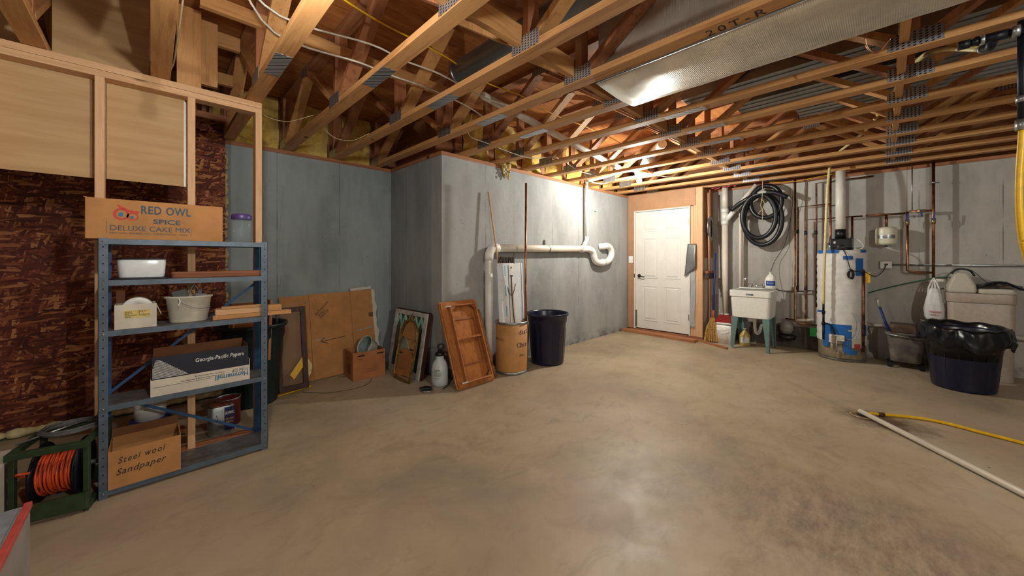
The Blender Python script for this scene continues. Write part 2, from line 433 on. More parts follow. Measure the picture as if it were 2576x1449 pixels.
def text(body, org, xd, yd, size, mat, parent, name='lettering', align='LEFT', shear=0, bold=0, width=None, sp=1, depth=.0006, **kw):
    cu = bpy.data.curves.new(name, 'FONT'); cu.body = body; cu.size = size; cu.align_x = align; cu.shear = shear
    cu.offset = bold; cu.extrude = depth/size if False else depth; cu.space_character = sp; cu.resolution_u = 3
    t = bpy.data.objects.new('tmp', cu); C.objects.link(t)
    dg = bpy.context.evaluated_depsgraph_get(); me = bpy.data.meshes.new_from_object(t.evaluated_get(dg))
    bpy.data.objects.remove(t)
    sx = 1
    if width and me.vertices:
        xs = [v.co.x for v in me.vertices]; sx = width/max(max(xs)-min(xs), 1e-4)
    fm = frame(org, xd, yd); pl = worldloc(parent)
    for v in me.vertices:
        v.co.x *= sx; v.co = fm @ v.co - pl
    me.materials.clear(); me.materials.append(mat)
    o = bpy.data.objects.new(name, me); C.objects.link(o); o.parent = parent; me.name = name
    return tag(o, **kw)
def arc(c, r, a0, a1, n, u, v):
    c = Vector(c); u = Vector(u); v = Vector(v)
    return [c+u*r*math.cos(a0+(a1-a0)*i/n)+v*r*math.sin(a0+(a1-a0)*i/n) for i in range(n+1)]
def smooth(pts, k=6):
    P = [Vector(p) for p in pts]; P = [2*P[0]-P[1]]+P+[2*P[-1]-P[-2]]; out = []
    for i in range(1, len(P)-2):
        for j in range(k):
            t = j/k; a, b, c, d = P[i-1:i+3]
            out.append(.5*((2*b)+(c-a)*t+(2*a-5*b+4*c-d)*t*t+(3*b-a-3*c+d)*t**3))
    out.append(P[-2]); return out
def ellpts(rx, ry, n=24, cx=0, cy=0): return [(cx+rx*math.cos(2*PI*k/n), cy+ry*math.sin(2*PI*k/n)) for k in range(n)]
ORD = ['first', 'second', 'third', 'fourth', 'fifth', 'sixth', 'seventh', 'eighth', 'ninth', 'tenth', 'eleventh', 'twelfth', 'thirteenth', 'fourteenth', 'fifteenth']
ZT = 2.388          # underside of the floor trusses
ZS = 2.948          # underside of the subfloor
WH = 2.35           # height of the concrete walls

# ------------------------------------------------------------ room shell
struct(MB().box(-2.8, 6.8, -3.4, 4.6, -.12, 0), 'floor', FLOOR, 'worn grey tan concrete basement floor', origin0=True)
struct(MB().box(-2.8, 6.8, -3.4, 4.6, ZS, ZS+.02), 'ceiling', PLY, 'plywood subfloor seen from below between the trusses', origin0=True)
struct(MB().box(-2.8, 2.15, 4.35, 4.57, 0, WH), 'wall_left', CW_A, 'bluish grey poured concrete wall behind the shelving', origin0=True)
struct(MB().box(2.15, 2.37, 3.42, 4.57, 0, WH), 'wall_return', CW_B, 'short grey concrete wall turning toward the room', origin0=True)
struct(MB().box(2.15, 6.8, 3.22, 3.42, 0, WH), 'wall_middle', CW_C, 'long grey concrete wall with the drain pipe', origin0=True)
struct(MB().box(6.57, 6.8, -3.4, 3.22, 0, WH), 'wall_right', CW_D, 'grey concrete wall behind sink and water heater', origin0=True)
struct(MB().box(-2.8, 6.8, -3.4, -3.2, 0, ZS), 'wall_back', CW_D, 'concrete wall behind the camera', origin0=True)
struct(MB().box(-2.8, -2.6, -3.2, 4.6, 0, ZS), 'wall_front', CW_B, 'concrete wall left of the camera', origin0=True)
# rim boards closing the truss space
struct(MB().box(-2.8, 2.37, 4.53, 4.57, ZT, ZS), 'trim_1', W['red_x'], 'rim board above the left wall')
struct(MB().box(2.2, 6.8, 3.39, 3.42, ZT, ZS), 'trim_2', W['red_x'], 'rim board above the middle wall')
struct(MB().box(6.66, 6.7, -3.2, 3.39, ZT, ZS), 'trim_3', W['red_y'], 'rim board above the right wall')
struct(MB().box(2.33, 2.37, 3.42, 4.53, ZT, ZS), 'trim_8', W['red_y'], 'rim board above the short return wall')
# sill plates lying on the concrete
struct(MB().box(-2.6, 2.15, 4.34, 4.47, WH, ZT), 'trim_4', W['red_x'], 'reddish sill plate on the left wall')
struct(MB().box(2.14, 2.27, 3.35, 4.34, WH, ZT), 'trim_5', W['red_y'], 'reddish sill plate on the short return wall')
struct(MB().box(2.14, 6.6, 3.215, 3.35, WH, ZT), 'trim_6', W['red_x'], 'reddish sill plate on the middle wall')
struct(MB().box(6.555, 6.68, -3.2, 3.215, WH, ZT), 'trim_7', W['red_y'], 'reddish sill plate on the right wall')
# OSB sheet covering the far part of the left wall, with the foam seam along its edge
struct(MB().box(-2.6, .49, 4.29, 4.305, .05, 2.55), 'wall_sheathing', OSB, 'reddish OSB sheet wall behind the shelving')
mb = MB(); z = .3
while z < 2.3:
    r = random.uniform(.006, .02); mb.sphere((.497+random.uniform(-.004, .01), 4.318, z), r, 8, 1, 1, random.uniform(1, 2.4)); z += random.uniform(.02, .05)
mb.build('foam_seam', FOAMY, label='bead of pale expanding foam along the OSB edge', cat='foam')
mb = MB(); x = -.75
while x < .48:
    mb.sphere((x, 4.28, .04), random.uniform(.02, .045), 8, 1.4, .7, .8); x += random.uniform(.03, .06)
mb.build('foam_strip', FOAMY, label='lumpy pale foam strip along the foot of the OSB', cat='foam')

# ------------------------------------------------------------ floor trusses
TX = [.565+.48*i for i in range(-2, 13)]
tdesc = ['crossing above the tan panel at the left frame edge', 'passing over the middle of the stud wall top plate', 'landing on the end of the stud wall, large splice plate',
 'first one fully clear of the stud wall', 'second one clear of the stud wall, carrying white cables', 'on the near side of the foil duct, hand lettered',
 'on the far side of the foil duct', 'second past the foil duct toward the right wall', 'third past the foil duct toward the right wall', 'fourth past the foil duct toward the right wall', 'fifth past the foil duct toward the right wall',
 'just left of the lit far bulb', 'third from the right wall', 'second from the right wall', 'nearest to the right concrete wall']
YN = [2.83-1.475*k for k in range(-1, 4)]     # panel points on the bottom chord
def build_truss(i, T):
    x0, x1 = T-.089, T; xm = (x0+x1)/2; ye = 4.50 if i < 6 else 3.37; ys = -2.6
    t = thing('floor_truss', 'floor truss '+tdesc[i], 'floor truss', (xm, 1.0, ZT), 'open web floor trusses under the subfloor')
    MB().box(x0, x1, ys, ye, ZT, ZT+.038).build('bottom_chord', W['pine_y'], t, .002)
    MB().box(x0, x1, ys, ye, ZS-.038, ZS-.0005).build('top_chord', W['red_y'], t)
    zb, zt = ZT+.038, ZS-.038
    for k, y in enumerate(YN):
        if y > ye: continue
        MB().box(x0+.001, x1-.001, y-.019, y+.019, zb, zt).build('web', W['red_z'], t)
        for s in (-1, 1):
            yt = y+s*.70
            if yt > ye-.02 or yt < ys: continue
            MB().beam((xm, y+s*.045, zb+.014), (xm, yt, zt-.012), .086, .038, (0, s, 0)).build('web', W['pine_z'] if (k+i+s) % 3 else W['red_z'], t)
        MB().box(x0-.0025, x0-.0003, y-.1, y+.1, ZT+.006, ZT+.088).build('nail_plate', PLATE, t)
        yt = y-.7375
        if yt > ys: MB().box(x0-.0025, x0-.0003, yt-.08, yt+.08, ZS-.085, ZS-.004).build('nail_plate', PLATE, t)
    # doubled end block over the wall
    MB().box(x0+.002, x1-.002, ye-.05, ye-.012, zb, zt).build('web', W['red_z'], t)
    sp = {2: 2.46, 3: 2.19, 4: 2.21, 5: 2.22, 6: 2.2}.get(i, 1.07 if i > 6 else None)
    if sp: MB().box(x0+.004, x1-.004, sp-.15, sp+.15, ZT-.0022, ZT-.0003).build('nail_plate', PLATE, t, label='flat splice plate under the chord')
    return t
for i, T in enumerate(TX):
    t = build_truss(i, T)
    if i == 5:
        text('20T-R', (T-.008, .62, ZT-.0006), (0, -1, 0), (-1, 0, 0), .075, INK, t, sp=1.4)
    if i in (9, 10): text('(110297)', (T-.0895, 2.62, ZT+.09), (0, -1, 0), (0, 0, 1), .035, INK, t)
# strongbacks: boards run square through the webs
def board(name, a, b, wu, wv, mat, label, cat, **kw): return MB().beam(a, b, wu, wv).build(name, mat, bevel=.0015, label=label, cat=cat, **kw)
board('strongback', (.9, 1.40, 2.485), (6.3, 1.40, 2.485), .038, .11, W['pine_x'], 'long board run square through the truss webs past the foil duct', 'bracing board')
board('strongback', (2.55, -.08, 2.485), (6.3, -.08, 2.485), .038, .11, W['pine_x'], 'long board run through the truss webs above the water heater pipes', 'bracing board')
board('strongback', (.2, 2.79, 2.78), (2.0, 2.79, 2.78), .038, .085, W['pine_x'], 'short brace high in the trusses near the left wall', 'bracing board')

# yellow batts between the truss ends
def batt(x0, x1, y, k, label):
    mb = MB(); nx, nz = 10, 14; vs = []
    for j in range(nz+1):
        for i in range(nx+1):
            u, v = i/nx, j/nz; px = x0+(x1-x0)*u; pz = ZT+.004+(ZS-ZT-.01)*v
            e = min(u, 1-u, v*1.0+.02, 1-v)*2
            d = .05*min(1, e*2.5)+.05*noise.noise((px*6, k*3.1, pz*6))+.02*noise.noise((px*19, k, pz*17))
            vs.append((px, y-max(d, -.02), pz))
    n0 = len(vs); vs += [(p[0], y+.06, p[2]) for p in vs]; W1 = nx+1
    fs = [(j*W1+i, j*W1+i+1, (j+1)*W1+i+1, (j+1)*W1+i) for j in range(nz) for i in range(nx)]
    fs += [tuple(n0+q for q in f[::-1]) for f in fs]
    mb.add(vs, fs, True); mb.build('insulation_batt', INSUL, label=label, cat='insulation', group='yellow insulation batts in the truss ends')
for i in range(0, 5): batt(TX[i]+.008, TX[i+1]-.097, 4.43, i, 'yellow insulation batt above the left wall, %s bay from the left' % ORD[i])
for i in range(6, 14): batt(TX[i]+.008, TX[i+1]-.097, 3.31, i, 'yellow insulation batt above the middle wall, %s bay from the wall corner' % ORD[i-6])
# loose tuft hanging over the wall edge
mb = MB()
for k in range(26):
    a = random.uniform(0, 1); mb.sphere((3.02+random.uniform(-.05, .05)+.03*a, 3.19-random.uniform(0, .03), 2.40-.22*a*a+random.uniform(-.02, .02)), random.uniform(.015, .035)*(1.2-a*.7), 8, 1, .7, 1.2)
mb.build('insulation_tuft', plain('dusty_insulation_tuft', (206, 182, 120), .95, 0, .3), label='loose tan insulation tuft hanging over the middle wall', cat='insulation')
mb = MB()
for k in range(30): mb.sphere((6.42+random.uniform(-.08, .06), 1.75+random.uniform(-.17, .17), 2.40+random.uniform(0, .03)), random.uniform(.02, .04), 8)
mb.build('insulation_wad', PINK, label='wad of pink insulation above the tall white drain stack', cat='insulation')

# ------------------------------------------------------------ foil duct between trusses six and seven
xa, xb = TX[5]+.004, TX[6]+.03
t = thing('foil_duct', 'foil faced joist duct with a shiny ribbed bottom panel', 'duct', ((xa+xb)/2, -.6, 2.37))
mb = MB(); n = 40; vs = []
for j in range(n+1):
    y = 1.28-3.7*j/n
    for i in range(9):
        x = xa+(xb-xa)*i/8; sag = .012*math.sin(PI*i/8)+.006*noise.noise((x*5, y*3, 0))
        e = .010*noise.noise((y*7, 3, 1)) if i == 8 else 0
        vs.append((x+e, y, 2.380-sag if i not in (0, 8) else 2.384))
fs = [(j*9+i, j*9+i+1, (j+1)*9+i+1, (j+1)*9+i) for j in range(n) for i in range(8)]
mb.add(vs, fs, True); o = mb.build('bottom_panel', FOIL, t)
so = o.modifiers.new('thick', 'SOLIDIFY'); so.thickness = .004
MB().box(TX[5]+.0035, TX[5]+.007, -2.4, 1.26, ZT+.002, ZS-.04).build('side_panel', FOIL, t)
MB().box(TX[5]+.0005, TX[5]+.0033, -.42, -.40, ZT+.04, ZS-.04).build('seam', BLACK, t)
MB().box(xa, xb-.01, -.36, -.325, 2.3655, 2.3672).build('seam', GREYM, t, label='dark grey tape seam')
mb = MB(); mb.tube([(xa, 1.28, 2.382), (xa, -2.4, 2.382)], .004, 6); mb.build('edge_trim', STEEL, t)
# galvanised ducts further back in the truss bays
for k, (bay, y0, y1, z0, z1, pos) in enumerate([(8, 1.3, -2.4, 2.72, 2.86, 'second bay past the foil duct'), (9, 1.0, -2.4, 2.72, 2.86, 'third bay past the foil duct'),
        (10, .6, -2.4, 2.72, 2.86, 'fourth bay past the foil duct')]):
    x0, x1 = TX[bay]+.02, TX[bay+1]-.11
    t = thing('galvanized_duct', 'galvanized sheet duct running in the %s' % pos, 'duct', ((x0+x1)/2, 0, z0), 'galvanized ducts between the trusses')
    MB().box(x0, x1, y1, y0, z0, z1).build('duct_body', GALV, t, .004)
    mb = MB()
    for q in range(3): mb.box(x0+.06+q*.1, x0+.075+q*.1, y1, y0-.01, z0-.006, z0-.0003)
    mb.build('rib', GALV, t)
t = thing('round_duct', 'round galvanized duct with a capped end in the truss space', 'duct', (1.74, 1.5, 2.70))
MB().tube([(1.74, 2.36, 2.74), (1.74, -2.3, 2.78)], .085, 20).build('duct_pipe', GALV, t)
MB().tube([(1.74, 2.375, 2.74), (1.74, 2.345, 2.74)], .09, 20).build('end_cap', GALV, t)
t = thing('round_duct', 'white round duct with elbow in the trusses above the far bulb', 'duct', (4.95, 2.3, 2.62))
MB().tube(smooth([(4.7, 2.0, 2.75), (4.95, 2.25, 2.72), (5.15, 2.45, 2.66), (5.2, 2.5, 2.5)]), .06, 16).build('duct_pipe', WHITEP, t)
MB().tube([(4.93, 2.23, 2.722), (4.99, 2.29, 2.712)], .066, 16).build('clamp', STEEL, t)
# white drain pipe threaded through the trusses
t = thing('drain_pipe', 'white plastic drain pipe threaded through the truss webs', 'pipe', (3.4, 2.5, 2.55))
MB().tube([(2.1, 2.5, 2.72), (4.5, 2.5, 2.49), (4.6, 2.55, 2.48)], .035, 14).build('pipe_run', PVC, t)
MB().tube(smooth([(4.6, 2.55, 2.48), (4.68, 2.8, 2.47), (4.70, 3.12, 2.45)]), .035, 14).build('pipe_bend', PVC, t)

# cables through the webs
def cable(name, pts, r, mat, label, cat='cable', k=5, **kw): return MB().tube(smooth(pts, k), r, 7).build(name, mat, label=label, cat=cat, **kw)
cable('cable', [(-.02, 1.85, 2.62), (.2, 2.1, 2.66), (.5, 2.32, 2.60), (.98, 2.25, 2.61), (1.2, 2.26, 2.60), (1.5, 2.27, 2.615), (1.95, 2.3, 2.59), (2.4, 2.26, 2.61)], .006, WIREW, 'white cable through the near trusses, upper of two', group='white cables through the near trusses')
cable('cable', [(-.02, 1.75, 2.60), (.2, 1.98, 2.62), (.5, 2.44, 2.56), (.98, 2.42, 2.56), (1.2, 2.41, 2.548), (1.5, 2.42, 2.56), (1.9, 2.45, 2.545), (2.2, 2.5, 2.5)], .006, WIREW, 'white cable through the near trusses, lower of two', group='white cables through the near trusses')
cable('cable', [(.2, 1.75, 2.64), (.12, 2.1, 2.55), (.10, 2.6, 2.44), (.09, 3.0, 2.425), (.05, 3.12, 2.40)], .0045, WIREC, 'pale cable dropping to the stud wall top plate')
cable('yellow_cable', [(.6, 2.14, 2.77), (.98, 2.2, 2.745), (1.5, 2.26, 2.76), (1.98, 2.33, 2.74), (2.4, 2.3, 2.745), (2.9, 2.34, 2.73), (3.4, 2.33, 2.74), (4.0, 2.3, 2.72), (4.5, 2.35, 2.7)], .006, YELLOW, 'yellow cable running through the trusses')
cable('cable', [(.565, 3.4, 2.46), (.66, 3.5, 2.42), (.8, 3.45, 2.40), (.95, 3.3, 2.45)], .003, WIREC, 'thin pale wire drooping between third and fourth trusses')
cable('cable', [(1.05, 3.45, 2.44), (1.18, 3.5, 2.37), (1.32, 3.45, 2.36), (1.44, 3.35, 2.43)], .003, WIREC, 'thin pale wire drooping between fourth and fifth trusses')
cable('cable', [(1.98, 2.5, 2.52), (2.1, 2.7, 2.42), (2.35, 2.75, 2.41), (2.9, 2.7, 2.36), (3.35, 2.66, 2.44), (3.9, 2.75, 2.4), (4.3, 2.8, 2.42)], .004, WIREW, 'grey white cable looping under the trusses near the wall corner')
cable('cable', [(4.35, 2.9, 2.43), (4.5, 2.96, 2.38), (4.75, 2.9, 2.37), (4.86, 2.8, 2.43)], .007, WIREW, 'white cable loop by the thin vertical drain pipe')
cable('cable', [(4.6, 2.25, 2.43), (4.75, 2.1, 2.37), (5.0, 2.0, 2.37), (5.3, 1.9, 2.42)], .006, WIREW, 'white cable curving beside the lit bulb')
cable('yellow_cable', [(6.35, 1.15, 2.37), (6.4, .9, 2.345), (6.4, .6, 2.37), (6.36, .3, 2.385)], .004, YELLOW, 'thin yellow cable above the copper pipes')
cable('wire_loop', [(2.52, -.02, 2.48), (2.57, .05, 2.44), (2.6, .06, 2.36), (2.62, .02, 2.31), (2.60, -.03, 2.36)], .004, COPPER, 'copper wire loop beside the foil duct', 'wire')

# ------------------------------------------------------------ framing box of studs above the stud wall
def stub(x0, x1, y0, y1, z0, z1, mat, lab): MB().box(x0, x1, y0, y1, z0, z1).build('blocking_board', mat, bevel=.0015, label=lab, cat='board')
stub(.115, .235, 3.16, 3.198, 2.392, 2.90, W['pine_z'], 'wide upright board standing on the stud wall plate')
stub(.24, .33, 3.26, 3.298, 2.46, 2.90, W['pine_z'], 'narrower upright board behind the wide one')
stub(.115, .47, 3.35, 3.39, 2.80, 2.90, W['pine_x'], 'short level board high behind the upright boards')
stub(.2, .47, 3.7, 3.74, 2.66, 2.75, W['pine_x'], 'short level board deep between the trusses')
stub(.20, .47, 4.05, 4.09, 2.47, 2.52, W['red_x'], 'small reddish ledge board above the OSB edge')
for k, xx in enumerate((.25, .31, .36)): stub(xx, xx+.03, 4.15, 4.24, 2.53, 2.90, W['red_z'], 'thin reddish upright above the ledge board, %s from the left' % ORD[k])

# ------------------------------------------------------------ stud wall with tan panels
t = thing('stud_wall', 'open stud partition of pale pine with top plate', 'stud wall', (0, 3.185, 0))
MB().box(-2.2, .567, 3.14, 3.229, 2.348, 2.386).build('top_plate', W['stud_x'], t, .002)
MB().box(-2.2, .567, 3.141, 3.228, 2.31, 2.347).build('top_plate', W['stud_x'], t, .002)
for x in (-1.05, -.64, -.23, .166, .529):
    MB().box(x, x+.038, 3.14, 3.229, .0385, 2.31).build('stud', W['stud_z'], t, .002)
MB().box(-2.2, .567, 3.14, 3.229, .0, .038).build('bottom_plate', W['red_x'], t, .002)
MB().box(-2.2, -.225, 3.232, 3.24, 1.738, 2.386).build('backing_panel', PANEL, label='tan backing panel nailed behind the stud wall, left one', cat='panel')
t2 = thing('backing_panel', 'tan backing panel with white edge, right one of two', 'panel', (-.02, 3.24, 1.738))
MB().box(-.19, .158, 3.232, 3.24, 1.742, 2.386).build('panel_sheet', PANEL, t2)
MB().box(.152, .164, 3.225, 3.231, 1.742, 2.30).build('edge_strip', WHITE, t2, label='white edge strip')

MB().box(TX[0]+.003, TX[1]-.092, 3.232, 3.24, 2.392, 2.944).build('backing_panel', PANEL, label='tan panel closing the truss bay above the stud wall', cat='panel')
MB().box(-1.6, TX[0]-.092, 3.232, 3.24, 2.392, 2.944).build('backing_panel', PANEL, label='tan panel at the top left frame corner beyond the leftmost truss', cat='panel')
# ------------------------------------------------------------ door partition
t = thing('door_partition', 'pegboard covered partition of pine studs around the white door', 'partition', (6.12, 2.6, 0))
PXf = 6.09
mb = MB().box(PXf, PXf+.006, 3.09, 3.21, .04, 2.385).box(PXf, PXf+.006, 2.065, 3.09, 2.11, 2.385)
mb.build('pegboard', PEG, t)
MB().box(PXf+.002, PXf+.09, 1.965, 2.062, .04, 2.386).build('post', W['stud_z'], t, .002)
MB().box(PXf+.008, PXf+.09, 2.064, 2.104, .04, 2.11).build('jack_stud', W['stud_z'], t, .002)
MB().box(PXf+.008, PXf+.09, 2.106, 2.144, .04, 2.10).build('jack_stud', W['stud_z'], t, .002)
MB().box(PXf+.008, PXf+.09, 3.11, 3.148, .04, 2.10).build('jack_stud', W['stud_z'], t, .002)
MB().box(PXf+.008, PXf+.09, 2.145, 3.109, 2.1, 2.19).build('header', W['stud_y'], t, .002)
MB().box(PXf+.008, PXf+.09, 1.965, 3.2, .0, .038).build('bottom_plate', W['red_y'], t, .002)
MB().box(PXf+.092, 6.56, 1.960, 1.966, 1.28, 2.36).build('side_pegboard', PEGX, t)
MB().box(PXf+.092, 6.56, 1.958, 1.966, .05, 1.279).build('side_pegboard', PEGW, t, label='grey white lower pegboard')
MB().box(6.30, 6.34, 1.92, 1.957, .0, 2.36).build('stud', W['red_z'], t, .002)
d = thing('door_1', 'white six panel door with dark lever handle', 'door', (6.11, 2.62, .05)); d['kind'] = 'structure'
def rect_ring(x, y0, y1, z0, z1, w, dx, mb):
    mb.box(x-dx, x, y0, y1, z1-w, z1); mb.box(x-dx, x, y0, y0+w, z0, z1-w); mb.box(x-dx, x, y1-w, y1, z0, z1-w)
mb = MB(); rect_ring(PXf+.06, 2.148, 3.092, .04, 2.098, .018, .07, mb); mb.build('door_frame', WHITE, d, .002)
mb = MB().box(PXf+.012, PXf+.045, 2.17, 3.07, .055, 2.075)
leaf = mb.build('door_leaf', WHITE, d, .002)
for (ya, yb) in ((2.30, 2.56), (2.68, 2.94)):
    for (za, zb) in ((1.73, 1.94), (.93, 1.62), (.20, .80)):
        mb = MB(); X = PXf+.012
        # raised moulding and field, with real depth
        mb.ring([(ya, za), (yb, za), (yb, zb), (ya, zb)], [(ya+.016, za+.016), (yb-.016, za+.016), (yb-.016, zb-.016), (ya+.016, zb-.016)], 0, .006)
        for i in range(len(mb.v)): p = mb.v[i]; mb.v[i] = Vector((X-p.z, p.x, p.y))
        mb.add([(X-.0004, ya+.03, za+.03), (X-.0004, yb-.03, za+.03), (X-.0004, yb-.03, zb-.03), (X-.0004, ya+.03, zb-.03),
                (X-.007, ya+.045, za+.045), (X-.007, yb-.045, za+.045), (X-.007, yb-.045, zb-.045), (X-.007, ya+.045, zb-.045)],
               [(0, 1, 2, 3), (4, 5, 6, 7), (0, 1, 5, 4), (1, 2, 6, 5), (2, 3, 7, 6), (3, 0, 4, 7)])
        mb.build('door_panel', WHITE, leaf)
hd = MB().tube([(PXf+.011, 3.0, .965), (PXf-.006, 3.0, .965)], .028, 20).tube([(PXf-.005, 3.0, .965), (PXf-.045, 3.0, .965)], .01, 10).tube(smooth([(PXf-.042, 3.005, .965), (PXf-.045, 2.96, .963), (PXf-.044, 2.91, .95), (PXf-.042, 2.885, .955)]), .008, 8)
hd.build('lever_handle', BRONZE, d, label='dark bronze lever handle')
MB().box(PXf-.011, PXf-.0005, 3.076, 3.09, .93, 1.0).build('strike_plate', BRONZE, d)
for z in (1.80, .28): MB().box(PXf-.012, PXf+.011, 2.158, 2.17, z, z+.1).build('hinge', BRASS, d)
MB().box(PXf+.002, PXf+.0115, 3.045, 3.073, .08, .36).build('weather_strip', GREYM, d)
t = thing('light_switch', 'white light switch on the pegboard left of the door', 'light switch', (PXf, 3.155, 1.19))
MB().box(PXf-.006, PXf-.0003, 3.115, 3.195, 1.19, 1.31).build('cover_plate', SWITCHP, t, .002)
MB().box(PXf-.014, PXf-.0061, 3.15, 3.16, 1.24, 1.262).build('toggle', SWITCHP, t)
# foil tape flap and plastic sheet hanging on the hinge side
mb = MB(); vs = []; ny, nz = 5, 14
for j in range(nz+1):
    for i in range(ny+1):
        u, v = i/ny, j/nz; vs.append((PXf-.02-.05*math.sin(v*2.6)*(1-u)+.006*noise.noise((u*5, v*6, 1)), 2.05+.13*u+.05*u*v, 1.50-.52*v*(.72+.28*u)))
fs = [(j*6+i, j*6+i+1, (j+1)*6+i+1, (j+1)*6+i) for j in range(nz) for i in range(ny)]
o = MB().add(vs, fs, True).build('tape_flap', FOILT, label='torn silver tape flap hanging beside the door', cat='tape')
o.modifiers.new('thick', 'SOLIDIFY').thickness = .002
mb = MB(); vs = []
for j in range(31):
    for i in range(7):
        u, v = i/6, j/30; vs.append((PXf-.012+.02*noise.noise((u*4, v*9, 7)), 2.07+.075*u+.008*math.sin(v*9), 1.42-1.24*v))
fs = [(j*7+i, j*7+i+1, (j+1)*7+i+1, (j+1)*7+i) for j in range(30) for i in range(6)]
o = MB().add(vs, fs, True).build('plastic_sheet', POLY, label='crumpled clear plastic strip hanging on the door post', cat='plastic sheet')
o.modifiers.new('thick', 'SOLIDIFY').thickness = .002
board('floor_board', (5.93, 3.21, .019), (5.86, 1.98, .019), .14, .037, W['red_y'], 'reddish board lying on the floor before the door', 'board')
board('floor_board', (5.98, 1.97, .012), (5.73, 1.53, .012), .045, .022, W['red_y'], 'narrow wood strip on the floor by the corn broom', 'board')
# ------------------------------------------------------------ bulbs
def lamp(x, y, ztop, mat, label, bulb_z):
    t = thing('ceiling_bulb', label, 'lamp', (x, y, bulb_z))
    MB().lathe((x, y, 0), [(.055, ztop), (.06, ztop-.012), (.05, ztop-.03), (.03, ztop-.04), (.026, bulb_z+.055)], 20).build('lamp_holder', WHITEP, t)
    MB().lathe((x, y, bulb_z), [(.001, -.033), (.016, -.029), (.028, -.016), (.032, 0), (.028, .018), (.017, .038), (.014, .054)], 16).build('bulb', mat, t)
    return t
lamp(4.505, 2.22, ZT-.001, EM1, 'lit bare bulb in a white holder under the far trusses', 2.275)
lamp(.22, 1.5, ZT-.001, EM2, 'lit bare bulb under the trusses by the stud wall', 2.2)
lamp(.7, -2.1, ZT-.001, EM3, 'unseen bare bulb added behind the camera as fill light', 2.2)  # bulb added out of view to brighten the floor foreground
MB().box(.09, .42, 1.45, 1.55, ZT-.0005, ZT+.037).build('blocking_board', W['pine_x'], label='block that carries the near bulb', cat='board')
MB().box(4.405+.001, 4.79, 2.17, 2.27, ZT-.0005, ZT+.037).build('blocking_board', W['pine_x'], label='block between trusses that carries the far bulb', cat='board')
MB().box(.57, .95, -2.15, -2.05, ZT-.0005, ZT+.037).build('blocking_board', W['pine_x'], label='block that carries the added fill bulb behind the camera', cat='board')
#PART2
# ------------------------------------------------------------ steel shelf unit
SX0, SX1, SY0, SY1 = -.199, .552, 2.88, 3.115
t = thing('shelf_unit', 'blue grey steel shelf unit with five shelves before the stud wall', 'shelf', (.176, 3.0, 0))
SZ = [(1.345, 1.374), (1.124, 1.153), (.855, .884), (.459, .488), (.015, .045)]
for (x, sx) in ((SX0, 1), (SX1, -1)):
    for (y, sy) in ((SY0, 1), (SY1, -1)):
        front = sy > 0
        mb = MB(); a, b = sorted((x, x+sx*.036)); c, d_ = sorted((y, y+sy*.0018))
        mb.box(a, b, c, d_, 0, 1.378)
        a2, b2 = sorted((x, x+sx*.0018)); c2, d2 = sorted((y, y+sy*.032)); mb.box(a2, b2, c2, d2, 0, 1.378)
        p = mb.build('post', SHELFM if front else SHELFB, t)
        if front:
            mb = MB(); z = .04
            while z < 1.34:
                cx = x+sx*.018; mb.tube([(cx, y-.0006, z), (cx, y-.0002, z)], .0035, 8); z += .0445
            mb.build('hole_row', DKHOLE, p, kind='stuff')
for (z0, z1) in SZ:
    mb = MB().box(SX0+.003, SX1-.003, SY0+.0022, SY1-.0022, z1-.002, z1)
    sh = mb.build('shelf', SHTOP, t)
    MB().box(SX0+.003, SX1-.003, SY0-.0022, SY0-.0004, z0, z1).box(SX0+.003, SX1-.003, SY0-.0004, SY0+.010, z0, z0+.002).build('front_lip', SHELFM, sh)
    MB().box(SX0+.003, SX1-.003, SY1+.0004, SY1+.0022, z0, z1).build('back_lip', SHELFM, sh)
    mb = MB()
    for x in (SX0+.018, SX1-.018): mb.sphere((x, SY0-.0025, (z0+z1)/2), .005, 8)
    mb.build('bolt', CHROME, sh)
MB().beam((.53, 3.118, .05), (-.15, 3.118, .46), .003, .016).build('brace', SHELFB, t)
MB().beam((-.17, 3.118, .5), (.53, 3.118, 1.1), .003, .016).build('brace', SHELFB, t)
XA, ZA, YA = (1, 0, 0), (0, 0, 1), (0, 1, 0)

# top shelf: cake mix carton, jar
z = 1.3745
t = thing('cake_mix_carton', 'brown carton lettered deluxe cake mix on the top shelf', 'box', (.04, 3.0, z))
MB().box(-.245, .318, 2.902, 3.09, z, 1.590).build('carton', CARD, t, .002)
MB().box(-.25, -.238, 2.899, 3.0, 1.588, 1.592).build('flap', CARD, t)
f = 2.9014
text('RED OWL', (-.043, f, 1.520), XA, ZA, .062, INKB, t, bold=.0014, width=.208, sp=1.1)
text('SPICE', (.006, f, 1.466), XA, ZA, .037, INKB, t, bold=.0008, width=.115)
text('DELUXE CAKE MIX', (-.160, f, 1.4215), XA, ZA, .040, INKB, t, width=.322)
text('RED OWL STORES INC.  MINNEAPOLIS  MINN.', (-.160, f, 1.404), XA, ZA, .012, INKB, t, width=.315)
mb = MB(frame((-.098, f, 1.508), XA, ZA))
def eyeband(rx, ry, w, cx, cy): mb.ring(ellpts(rx, ry, 28, cx, cy), ellpts(rx-w, ry-w*.8, 28, cx+.002, cy), 0, .0005)
eyeband(.030, .031, .010, -.019, .002); eyeband(.023, .021, .007, .024, -.008)
mb.prism([(-.034, .056), (-.022, .028), (.006, .030)], .0005, .0009).prism([(-.02, .032), (.002, .018), (.044, .006), (.052, .022)], .0005, .0009)
mb.build('owl_emblem', INKR, t)
mb = MB(frame((-.098, f, 1.508), XA, ZA)).prism(ellpts(.010, .012, 20, -.020, .0), 0, .0005).prism(ellpts(.007, .008, 20, .022, -.012), 0, .0005); mb.build('emblem_dots', INKB2, t)
